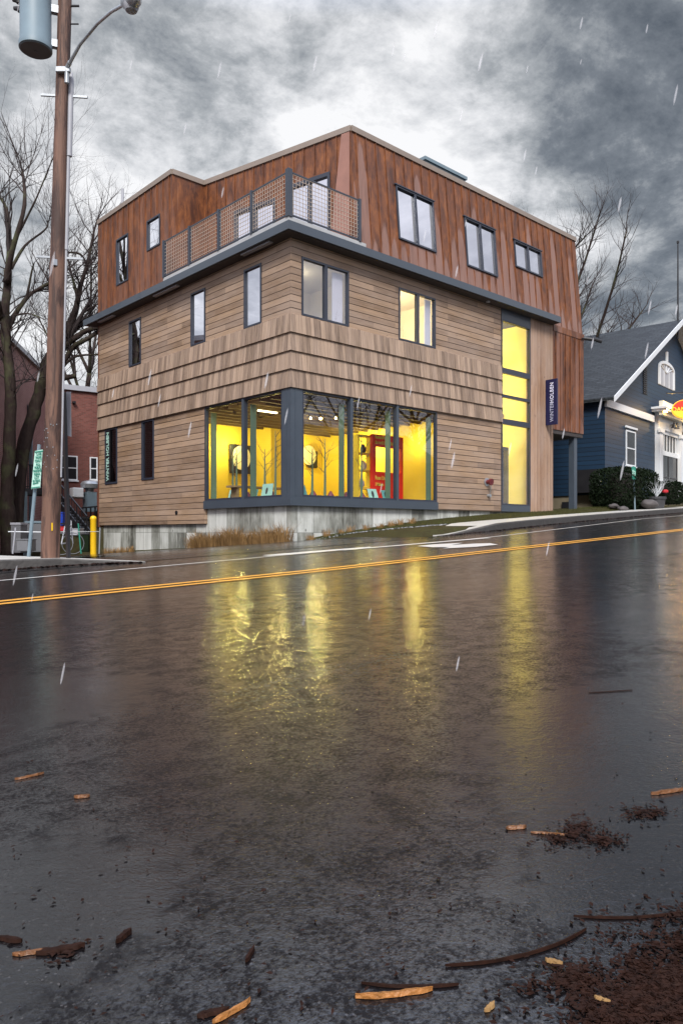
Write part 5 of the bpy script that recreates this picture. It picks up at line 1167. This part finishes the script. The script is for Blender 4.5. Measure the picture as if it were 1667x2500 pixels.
# entrance
e0, e1 = hp(1598), hp(1656); zg = hh(1610, 1210); zh = hh(1600, 1042)
en = mb = MB(H_); mb.box((e0, -.28, zg), (e0 + .5, -.005, zh - .1)); mb.box((e1 - .5, -.28, zg), (e1, -.005, zh - .1)); mb.box((e0, -.2, zh - .1), (e1, -.005, zh + .75))
mb.box((e0 - .08, -.34, zh - .32), (e0 + .58, -.20, zh - .12)); mb.box((e1 - .58, -.34, zh - .32), (e1 + .08, -.20, zh - .12)); mb.box((e0 + .5, -.12, zh - 1.45), (e1 - .5, -.004, zh - 1.2)); mb.box((e0 + .5, -.12, zh - .3), (e1 - .5, -.004, zh - .1))
mb.box((e0 - .07, -.34, zg), (e0 + .57, -.27, zg + .3)); mb.box((e1 - .57, -.34, zg), (e1 + .07, -.27, zg + .3)); ent = mb.build('entrance_surround', M['white'], HB)
mb = MB(H_); mb.box((e0 - .5, -.75, zh + .75), (e1 + 1.2, -.005, zh + .87)); mb.box((e0 - .6, -.85, zh + .87), (e1 + 1.4, -.003, zh + .98)); mb.build('hood', M['white'], HB)
mb = MB(H_); mb.box((e0 + .5, -.07, zg), (e1 - .5, -.006, zh - 1.45)); dr = mb.build('door', M['darkpane'], HB)
mb = MB(H_)
for k in (0, .5, 1): x = e0 + .5 + (e1 - e0 - 1.0) * k; mb.box((x - .05, -.10, zg), (x + .05, -.075, zh - 1.45))
mb.box((e0 + .55, -.11, zg + 1.0), (e1 - .55, -.1, zg + 1.06)); mb.build('rails', M['dkgrey'], dr)
mb = MB(H_); mb.box((e0 + .75, -.05, zh - 1.2), (e1 - .8, -.008, zh - .3)); tr = mb.build('transom', M['darkpane'], HB)
mb = MB(H_)
for k in range(6): x = e0 + .78 + k * (e1 - e0 - 1.6) / 5; mb.box((x - .035, -.09, zh - 1.2), (x + .035, -.055, zh - .3))
mb.build('bars', M['white'], tr)
mb = MB(H_); mb.box(((e0 + e1) / 2 - .1, -.5, zh + .25), ((e0 + e1) / 2 + .02, -.22, zh + .3)); q0 = H_(Vector(((e0 + e1) / 2 + .25, -.42, zh + .12))); mb.build('lamp_bracket', M['black'], HB)
for dx in (-.15, .35): q0 = H_(Vector(((e0 + e1) / 2 + dx, -.42, zh + .1))); mb = MB(); mb.lathe([(.16, 0), (.10, .12), (.05, .26), (.02, .34)], tuple(q0), 14); mb.build('entrance_lamp', M['black'], HB)
sm = MB(H_); s0, s1 = hp(1592), hp(1649); zs0, zs1 = hh(1600, 1017), hh(1600, 983); sm.box((s0, -.55, zs0), (s1, -.35, zs1)); 
t = thing('shop_sign_board', 'cream signboard above the blue house entrance lit by warm lamps at both ends', 'sign', tuple(H_(Vector((s0, -.4, zs0)))))
sm.build('board', M['signcream'] if 'signcream' in M else M['cream'], t)
M['lit'] = plain('lit_amber_lamp', (1, .8, .4), .5, 0, 0, emit=(1, .62, .16), es=12)
for x in (s0 + .12, s1 - .1):
    mb = MB(H_); mb.box((x - .10, -.72, zs0 + .12), (x + .10, -.58, zs1 - .35)); mb.build('lamp', M['lit'], t)
    d = bpy.data.lights.new('sign_lamp', 'POINT'); d.energy = 45; d.color = (1, .62, .2); d.shadow_soft_size = .1; o = bpy.data.objects.new('sign_lamp', d); COL.objects.link(o); o.location = H_(Vector((x, -1.0, (zs0 + zs1) / 2))); o.parent = t; o.matrix_parent_inverse = parent_world(t).inverted()
# red oval sign cut by the frame
c = at(1672, 998, 38.0); t = thing('oval_sign', 'red oval lit sign with pale border and lettering hanging in front of the blue gable', 'sign', tuple(c))
exo = cw(1, -.25).normalized(); ezo = Vector((0, 0, 1)); nO = exo.cross(ezo)
ro, rh = 30 / F * 38, 23 / F * 38
M['ovalred'] = plain('lit_red_face', (.75, .02, .01), .4, 0, .05, emit=(1, .03, .0), es=.55); M['ovalgold'] = plain('lit_gold_face', (.85, .45, .03), .4, 0, .05, emit=(1, .45, .02), es=.8)
def oval(s, z0_=-1, z1_=1, n=40):
    return [c + exo * ro * s * cos(2 * pi * k / n) + ezo * rh * s * max(z0_, min(z1_, sin(2 * pi * k / n))) for k in range(n)]
mb = MB(); mb.prism(oval(1), nO * -.16); mb.build('rim', M['ovalgold'], t); mb = MB(); mb.prism([p + nO * .004 for p in oval(.93)], nO * .01); mb.build('face', M['ovalred'], t)
lw = [p + nO * .016 for p in oval(.93, -1, -.22)]; mb = MB(); mb.prism(lw, nO * .008); mb.build('lower_band', M['ovalgold'], t)
OM = Matrix((exo, ezo, nO)).transposed().to_4x4(); text('DANSKO', .30, M['lit_letter'] if 'lit_letter' in M else M['ovalgold'], T(c + nO * .03 - ezo * .02) @ OM, parent=t, bold=.004)
mb = MB(); p = c + ezo * rh; mb.bar(p, p + ezo * .35, .05); mb.bar(p + ezo * .35 - exo * .9, p + ezo * .35 + exo * .9, .06); mb.build('hanger', M['black'], t)
t = thing('rooftop_mast', 'thin dark mast standing at the peak of the blue house roof', 'mast', tuple(H_(Vector((apx, -.3, zr)))))
q0 = H_(Vector((apx, -.3, zr - .3))); mb = MB(); mb.tube([q0 - Vector((0, 0, .6)), q0 + Vector((0, 0, 2)), q0 + Vector((0, 0, (790 - 583) / F * 42.5))], [.06, .05, .035], 8); mb.build('shaft', M['black'], t)
mb = MB(); mb.lathe([(.07, 0), (.07, .12)], (q0.x, q0.y, q0.z + (790 - 583) / F * 42.5), 10); mb.build('finial', M['black'], t)
# electric meter bank on its side wall
t = thing('meter_bank', 'black electric meter cabinet with a yellow tag on the side of the blue house', 'meter box', tuple(H_(Vector((-.3, .2, 1.9)))))
zm0, zm1 = (1299 - 1202) / F * 35, (1299 - 1146) / F * 35
mb = MB(H_); mb.box((-.46, .15, zm0), (-.005, 1.35, zm1)); mb.build('cabinet', M['black'], t)
mb = MB(H_); rr_ = random.Random(9)
for k in range(10): x = -.42 + .38 * ((k % 2) + rr_.uniform(.1, .5)) / 2; z = zm0 + .12 + (zm1 - zm0 - .2) * (k // 2) / 5; mb.box((x - .02, .13, z), (x + .02, .149, z + .07))
mb.build('dials', M['white'], t); mb = MB(H_); mb.box((-.17, .12, zm0 + .45), (-.06, .128, zm0 + .56)); mb.build('yellow_tag', M['yellow'], t)
mb = MB(H_); mb.box((-.3, .25, .7), (-.16, .4, zm0)); mb.build('conduit', M['black'], t)
sashwin(H_, -.0, .001, 1, 1.01, HB) if False else None
mb = MB(H_); mb.box((-.03, hs_(1392), .75), (-.001, hs_(1372), 1.45)); mb.build('basement_window', M['darkpane'], HB)
# hedge, small shrub, stones, planter, green street sign
def bush(name, label, cat, c, size, n, seed, mat='hedge', leaf=.07, boxy=True, group=None):
    rng = random.Random(seed); t = thing(name, label, cat, (c[0], c[1], c[2]), group); mb = MB()
    sx, sy, sz_ = size
    mb2 = MB(); mb2.lathe([(min(sx, sy) * .28, 0), (min(sx, sy) * .62, sz_ * .25), (min(sx, sy) * .66, sz_ * .8), (min(sx, sy) * .3, sz_ * .93)], c, 12); mb2.build('stems', M['soffit'], t)
    for _ in range(n):
        while True:
            p = Vector((rng.uniform(-1, 1), rng.uniform(-1, 1), rng.uniform(0, 1)))
            e = 4 if boxy else 2
            v_ = abs(p.x) ** e + abs(p.y) ** e + abs(p.z * 2 - 1) ** e
            bumpy = 1 + .18 * mnoise.noise(Vector((p.x * 2.4 + seed, p.y * 2.4, p.z * 3)))
            if .35 < v_ < bumpy: break
        q = Vector((c[0] + p.x * sx, c[1] + p.y * sy, c[2] + p.z * sz_)); a = Vector((rng.uniform(-1, 1), rng.uniform(-1, 1), rng.uniform(-.4, 1))).normalized(); b = a.orthogonal().normalized(); s = leaf * rng.uniform(.6, 1.4)
        d = a.cross(b); mb.face([q - b * s, q + d * s * .4, q + b * s, q - d * s * .4])
    mb.build('foliage', M[mat], t, normals=False); return t
def zg_(u, v): return gz(u, v)
c = at(1546, 1235, 33.2); cz = c.z - .05
bush('hedge', 'big dark clipped hedge under the white framed window of the blue house', 'hedge', (c.x + .2, c.y + .5, .95), (1.75, 1.1, (1299 - 1139) / F * 33.2 - .95), 15000, 31, leaf=.055)
c = at(1632, 1225, 34.0); bush('shrub', 'low dark shrub in front of the white entrance', 'shrub', (c.x, c.y, 1.25), (.75, .6, (1299 - 1175) / F * 34 - 1.25), 5000, 32, leaf=.05)
for i, (px, py, d, s, lab) in enumerate(((1498, 1236, 32.2, .2, 'grey boulder at the left foot of the hedge'), (1585, 1230, 32.6, .33, 'wide grey boulder right of the green sign post'), (1520, 1242, 31.8, .2, 'small boulder under the middle of the hedge'))):
    c = at(px, py, d); mb = MB(); bmesh.ops.create_icosphere(mb.bm, subdivisions=3, radius=1)
    for v in mb.bm.verts: k = 1 + .25 * mnoise.noise(v.co * 1.6 + Vector((i * 5, 0, 0))); v.co = Vector((v.co.x * s * k * 1.3 + c.x, v.co.y * s * k + c.y, v.co.z * s * k * .6 + c.z))
    tag(mb.build('boulder', M['boulder'], smooth=True), lab, 'boulder', 'boulders along the pavement')
c = at(1602, 1236, 33.3); t = thing('planter', 'dark planter with white twigs and a red flower beside the hedge', 'planter', tuple(c))
mb = MB(); mb.lathe([(.30, -.2), (.38, .3), (.42, .32), (.42, .42)], tuple(c), 20); mb.build('pot', M['dkgrey'], t)
mb = MB(); rr_ = random.Random(4)
for k in range(14): a_ = rr_.uniform(0, 6.28); twigs(mb, c + Vector((0, 0, .4)), (cos(a_) * .6, sin(a_) * .6, 1), .7, .014, 0, 1, rr_, 3, 3, .1)
mb.build('twigs', M['white'], t, normals=False)
mb = MB(); q0 = at(1624, 1204, 33.0); mb.lathe([(.03, 0), (.13, .04), (.13, .12), (.05, .16)], tuple(q0), 8); mb.build('flower', M['redplastic'], t)
g0, g1 = at(1550, 1239, 32.4), at(1546, 1138, 32.4)
t = thing('street_name_sign', 'small green vertical street sign on a thin post in front of the hedge', 'sign', tuple(g0))
mb = MB(); mb.tube([g0 - Vector((0, 0, .2)), g1], .035, 8); mb.build('post', M['trans'], t)
mb = MB(); c4 = [at(1542.5, 1170, 32.3), at(1552.5, 1170, 32.3), at(1551.5, 1139, 32.3), at(1541.5, 1139, 32.3)]; mb.prism(c4, Vector((FU[0], FU[1], 0)) * .02); mb.build('plate', M['signgreen'], t)
SM = Matrix((cw(1, 0), Vector((0, 0, 1)), cw(0, -1))).transposed().to_4x4()
text('IIEP', .19, M['mint'], T((c4[0] + c4[2]) / 2 + cw(0, -.02)) @ SM @ ROT90, parent=t, bold=.004, spacing=.9)

# ---------------------------------------------------------------- grasses
def blades(mb, c, n, h, spread, rng, lean=.5, w=.007):
    for _ in range(n):
        a = rng.uniform(0, 6.283); r_ = spread * rng.random() ** .5 * .45; b0 = Vector((c[0] + r_ * cos(a), c[1] + r_ * sin(a), c[2]))
        d = Vector((cos(a), sin(a), 0)) * lean * rng.uniform(.1, 1.2) + Vector((rng.uniform(-.25, .25), rng.uniform(-.25, .25), 0)); hh_ = h * rng.uniform(.35, 1.25)
        m1 = b0 + d * hh_ * .35 + Vector((0, 0, hh_ * .62)); m2 = b0 + d * hh_ * .95 + Vector((0, 0, hh_ * rng.uniform(.72, .98)))
        s = Vector((-sin(a), cos(a), 0)) * w
        mb.face([b0 - s, b0 + s, m1 + s * .8, m1 - s * .8]); mb.face([m1 - s * .8, m1 + s * .8, m2])
rg = random.Random(17)
cl = []
ORD = 'first second third fourth fifth sixth seventh eighth ninth tenth eleventh twelfth thirteenth fourteenth fifteenth'.split()
for k in range(15): cl.append((wx(-.32 - rg.uniform(0, .12)), wy(-.15 + k * .33), .46 + rg.uniform(-.12, .16), 'tawny dry grass clump under the left shop window, ' + ORD[k] + ' from the building corner'))
for k in range(5): cl.append((wx(-.3), wy(8.9 + k * .5), .26, 'short dry grass clump near the yellow bollard, ' + ORD[4 - k] + ' counted from the bollard'))
for k in range(9): cl.append((wx(.35 + k * .52 + rg.uniform(-.1, .1)), wy(-.40 - rg.uniform(0, .15)), .22 + rg.uniform(-.04, .06), 'small yellowed grass tuft on the bank before the right shop windows, ' + ORD[k] + ' from the corner'))
for x, y, h, lab in cl:
    z = lot_z(x, y) if x < X0 - .05 else gz(x, y)
    big = 'tawny' in lab
    mb = MB(); blades(mb, (x, y, z - .02), 260 if big else 90, h, .62 if big else .3, rg, .6, .006)
    tag(mb.build('grass_clump', M['drygrass'], normals=False), lab, 'grass', 'dry grass clumps along the gallery')
mb = MB()
for _ in range(15000):
    u = rg.uniform(13.3, 33); v = rg.uniform(interp(u, KR) + (1.5 if u > 17 else interp(u, [(13.2, 4), (15, 3.2), (17, 2.0)])), 16.3)
    if v > 16.3: continue
    if u > 28: v = rg.uniform(interp(u, KR) + 1.8, interp(u, KR) + 3.5)
    z = gz(u, v) - .01; a = rg.uniform(0, 6.28); s = Vector((cos(a), sin(a), 0)) * .006; h = rg.uniform(.03, .085); b0 = Vector((u, v, z)); mb.face([b0 - s, b0 + s, b0 + Vector((rg.uniform(-.03, .03), rg.uniform(-.03, .03), h))])
tag(mb.build('grass', M['greengrass'], normals=False), 'thin green and brown grass on the bank behind the pavement', 'grass', kind='stuff')
mb = MB()
for _ in range(900):
    u = rg.uniform(13.5, 18); v = lotedge(u) + rg.uniform(.0, .6); z = gz(u, v); s = rg.uniform(.012, .04)
    a = Vector((rg.uniform(-1, 1), rg.uniform(-1, 1), rg.uniform(-.2, .2))).normalized() * s; b = Vector((-a.y, a.x, s * .4)); p = Vector((u, v, z + s * .3)); mb.face([p - a, p - b * .6, p + a, p + b * .6])
tag(mb.build('gravel', M['lightgrey'], normals=False), 'scattered pale gravel and chips at the edge of the bank', 'gravel', kind='stuff')

# ---------------------------------------------------------------- debris on the wet road
def chip(px, py, L, ang, w, h, mat, lab, name='wood_chip', seed=0):
    L *= .85
    w *= .7 if L < .16 else .32; h *= .7 if L < .16 else .45
    c = road_pt(px, py, .0); rng = random.Random(px * 7 + seed); e = cw(cos(ang), sin(ang)).normalized(); f_ = Vector((-e.y, e.x, 0)); mb = MB(); n = 14
    ring_ = []; bend = rng.uniform(-.03, .03) * L * (4 if L > .16 else 1); jag = rng.uniform(0, 9)
    for i in range(n + 1):
        t_ = i / n; s = (t_ - .5) * L; ww = w * (.25 + .85 * min(1, 5 * min(t_, 1 - t_) + .1)) * rng.uniform(.9, 1.08)
        k = Vector((c.x, c.y, 0)) + e * s + f_ * (bend * (1 - (2 * t_ - 1) ** 2) + w * .2 * mnoise.noise(Vector((t_ * 5 + jag, 0, 0))))
        z = P(k.x) + .001; hh_ = h * rng.uniform(.85, 1.1)
        ring_.append([mb.v(k - f_ * ww / 2 + Vector((0, 0, z))), mb.v(k + f_ * ww / 2 + Vector((0, 0, z))), mb.v(k + f_ * ww * rng.uniform(.3, .4) + Vector((0, 0, z + hh_ * .8))), mb.v(k - f_ * ww * rng.uniform(.3, .4) + Vector((0, 0, z + hh_)))])
    for A1, B1 in zip(ring_, ring_[1:]):
        for k in range(4): mb.bm.faces.new([A1[k], A1[(k + 1) % 4], B1[(k + 1) % 4], B1[k]])
    mb.bm.faces.new(ring_[0]); mb.bm.faces.new(ring_[-1][::-1])
    tag(mb.build(name, M[mat]), lab, 'wood chip' if name != 'bark_piece' else 'bark piece', 'wood scraps on the wet road')
chip(962, 2430, .150, .10, .012, .012, 'chipbright', 'long orange wood splinter at the bottom centre of the road')
chip(1000, 2406, .19, -.08, .022, .010, 'leafdark', 'long dark bark strip lying just behind the orange splinter', 'bark_piece')
chip(566, 2474, .085, .75, .012, .011, 'chipbright', 'short orange wood piece at the bottom edge left of centre')
chip(520, 2476, .06, .3, .02, .008, 'leafdark', 'dark bark piece next to the short orange piece at the bottom edge', 'bark_piece')
chip(72, 2330, .07, .15, .016, .008, 'woodchip', 'brown wood chip near the left edge of the wet road')
chip(148, 2322, .10, .25, .026, .010, 'leafdark', 'dark bark cluster piece near the left edge beside the brown chip', 'bark_piece')
chip(26, 2298, .06, -.3, .02, .010, 'leafdark', 'dark bark piece at the far left edge', 'bark_piece')
chip(302, 2290, .05, 1.2, .02, .012, 'leafdark', 'upright dark bark scrap between the left cluster and the middle', 'bark_piece')
chip(610, 2335, .05, 1.35, .012, .010, 'leafdark', 'small dark twig pointing away from the lens left of centre', 'bark_piece')
chip(1630, 1936, .12, .25, .018, .012, 'woodchip', 'orange wood chip at the right edge, the farthest of the big ones')
chip(1340, 2038, .10, -.25, .012, .006, 'woodchip', 'thin pale splinter beside the dark leaf pile on the right')
chip(1260, 2024, .06, .1, .02, .010, 'woodchip', 'small brown chip left of the dark leaf pile on the right')
chip(72, 1898, .10, .6, .012, .010, 'woodchip', 'thin pale splinter on the left side of the road')
chip(200, 1948, .05, .1, .02, .012, 'woodchip', 'small brown chip right of the thin pale splinter on the left')
chip(1352, 2352, .035, -.5, .014, .008, 'drygrass', 'small pale yellow wood chip among the dark debris on the right')
chip(1470, 2446, .03, -.6, .012, .008, 'drygrass', 'tiny pale chip near the bottom right corner')
chip(1195, 2464, .03, .8, .012, .008, 'drygrass', 'tiny pale chip at the bottom, right of the orange splinter')
chip(1265, 2316, .34, .33, .018, .012, 'leafdark', 'long thin black twig reaching from the centre to the right side', 'bark_piece')
chip(1560, 2230, .30, .05, .016, .010, 'leafdark', 'long thin black twig at the right edge', 'bark_piece')
chip(1490, 1690, .22, .1, .012, .008, 'leafdark', 'thin dark twig far out on the right side of the road', 'bark_piece')
def litter(mb, u, v, r, n, rng, s0=.003, s1=.010, H=.003):
    for _ in range(n):
        a = rng.uniform(0, 6.283); q = abs(rng.gauss(0, r * .62)); x = u + q * cos(a); y = v + q * sin(a) * .8; s = rng.uniform(s0, s1)
        e = Vector((rng.uniform(-1, 1), rng.uniform(-1, 1), rng.uniform(-.12, .12))).normalized(); f_ = Vector((-e.y, e.x, rng.uniform(-.15, .15))).normalized(); p = Vector((x, y, P(x) + .003 + H * rng.random() * max(.1, 1 - q / r)))
        k1, k2 = rng.uniform(.25, .6), rng.uniform(.15, .5)
        mb.face([p - e * s, p - f_ * s * k1, p + e * s * .9, p + f_ * s * k2 + Vector((0, 0, s * .2))])
rl = random.Random(23); mb = MB()
for px, py, r_, n in ((1650, 2480, .15, 1300), (1610, 2410, .06, 500), (1560, 2360, .05, 250), (1500, 2490, .05, 250), (1655, 2390, .06, 400), (1410, 2392, .06, 500), (1660, 2310, .10, 500), (1440, 2470, .09, 300), (1560, 2450, .1, 900), (1360, 2052, .05, 120), (1400, 2040, .07, 220), (1470, 2055, .055, 260), (1560, 1990, .06, 160), (1600, 1985, .05, 110), (1420, 2020, .06, 90), (160, 2330, .05, 90), (1290, 2420, .08, 60), (1650, 2240, .1, 120), (1500, 2290, .12, 90)):
    c = road_pt(px, py); litter(mb, c.x, c.y, r_, n, rl)
for _ in range(450):
    c = road_pt(rl.uniform(0, 1667), 1500 + 1000 * rl.random() ** .8); litter(mb, c.x, c.y, .02, 1, rl, .002, .009, .004)
tag(mb.build('leaf_litter', M['leafdark'], normals=False), 'dark wet leaf litter and grit strewn over the near right of the road', 'leaf litter', kind='stuff')

mb = MB()
for _ in range(2600):
    if rl.random() < .45:
        k = rl.uniform(0, len(KL) - 1.001); i = int(k); a_, b_ = KL[i], KL[i + 1]; k -= i; u = a_[0] + (b_[0] - a_[0]) * k; v = a_[1] + (b_[1] - a_[1]) * k - abs(rl.gauss(0, .10))
        if u < -1: continue
    else: u = rl.uniform(14, 34); v = kr(u) - abs(rl.gauss(0, .12))
    s = rl.uniform(.008, .035); z = P(u) + .006; e_ = Vector((rl.uniform(-1, 1), rl.uniform(-1, 1), 0)).normalized() * s; f_ = Vector((-e_.y, e_.x, s * .5)) * rl.uniform(.4, .9); p = Vector((u, v, z + s * .3)); mb.face([p - e_, p - f_, p + e_, p + f_])
tag(mb.build('gutter_grit', M['leafdark'], normals=False), 'dark grit and leaf scraps gathered in the gutter along the kerbs', 'grit', kind='stuff')

# ---------------------------------------------------------------- across the street, behind the photographer: seen only as reflections in the glass
t = thing('cottage', 'long dark clapboard house across the street reflected in the right shop windows', 'house', (40, -14, .8))
mb = MB(); mb.prism([(27, -13, .2), (27, -21, .2), (27, -21, 6.4), (27, -17, 9.0), (27, -13, 6.4)], (27, 0, 0)); mb.build('wall', M['clap'], t)
mb = MB(); mb.prism([(26.5, -12.6, 6.2), (26.5, -17, 9.15), (26.5, -17, 9.3), (26.5, -12.6, 6.35)], (28, 0, 0)); mb.prism([(26.5, -21.4, 6.2), (26.5, -17, 9.15), (26.5, -17, 9.3), (26.5, -21.4, 6.35)], (28, 0, 0)); mb.build('roof', M['roof'], t)
for i, (x, y, sc) in enumerate(((22, -10.5, 1.1), (33, -10.5, 1.15), (41, -10, 1.0), (49, -11, 1.2))):
    rng = random.Random(40 + i); b = Vector((x, y, P(x) - .1)); Hh = 13 * sc
    tr_ = [b - Vector((0, 0, .5)), b + Vector((.1, 0, Hh * .2)), b + Vector((-.1, .2, Hh * .35)), b + Vector((.1, 0, Hh * .5))]; limbs = [(tr_, .34, .18)]
    for k in range(7): a_ = k * .9; o_ = tr_[2 + k % 2]; s = Hh * .28; limbs.append(([o_, o_ + Vector((cos(a_) * s * .5, sin(a_) * s * .5, Hh * .12)), o_ + Vector((cos(a_) * s, sin(a_) * s, Hh * .34))], .13, .05))
    tree('bare_tree', ('bare street tree across the road, left of the dark house reflected in the glass', 'bare street tree across the road before the near end of the dark house', 'smaller bare street tree across the road before the middle of the dark house', 'tallest bare street tree across the road before the far end of the dark house')[i], b, limbs, 50 + i, group='bare trees across the street', lev=2, L=2.4, r=.05, kids=1.3)
# sleet falling through the air between the lens and the gallery
rs = random.Random(77); mb = MB()
for _ in range(70):
    d = rs.uniform(1.6, 6.5); c = at(rs.uniform(0, 1667), rs.uniform(0, 1950), d)
    if c.z < P(c.x) + .1: continue
    s = .0052 * (.5 + d * .3) * rs.uniform(.7, 1.3); s *= .6; L = s * rs.uniform(5, 8.5); ax = Vector((FV[0] * .2, FV[1] * .2, 1)).normalized()
    mb.tube([c - ax * L, c - ax * L * .6, c, ax * L * .6 + c, c + ax * L], [s * .2, s * .8, s, s * .8, s * .2], 6)
m_ = bpy.data.materials.new('sleet'); m_.use_nodes = True; nt_ = m_.node_tree; nt_.nodes.clear(); g_ = G(nt_)
lw_ = g_.n('ShaderNodeLayerWeight', {'Blend': .5}).outputs['Facing']
g_.n('ShaderNodeOutputMaterial', {'Surface': g_.n('ShaderNodeMixShader', {0: g_.m('MULTIPLY_ADD', lw_, .22, .77), 1: g_.n('ShaderNodeBsdfDiffuse', {'Color': (.85, .85, .9)}).outputs[0], 2: g_.n('ShaderNodeBsdfTransparent').outputs[0]}).outputs[0]})
tag(mb.build('sleet', m_, smooth=True), 'pale sleet drops falling through the air in front of the street', 'sleet', kind='stuff')
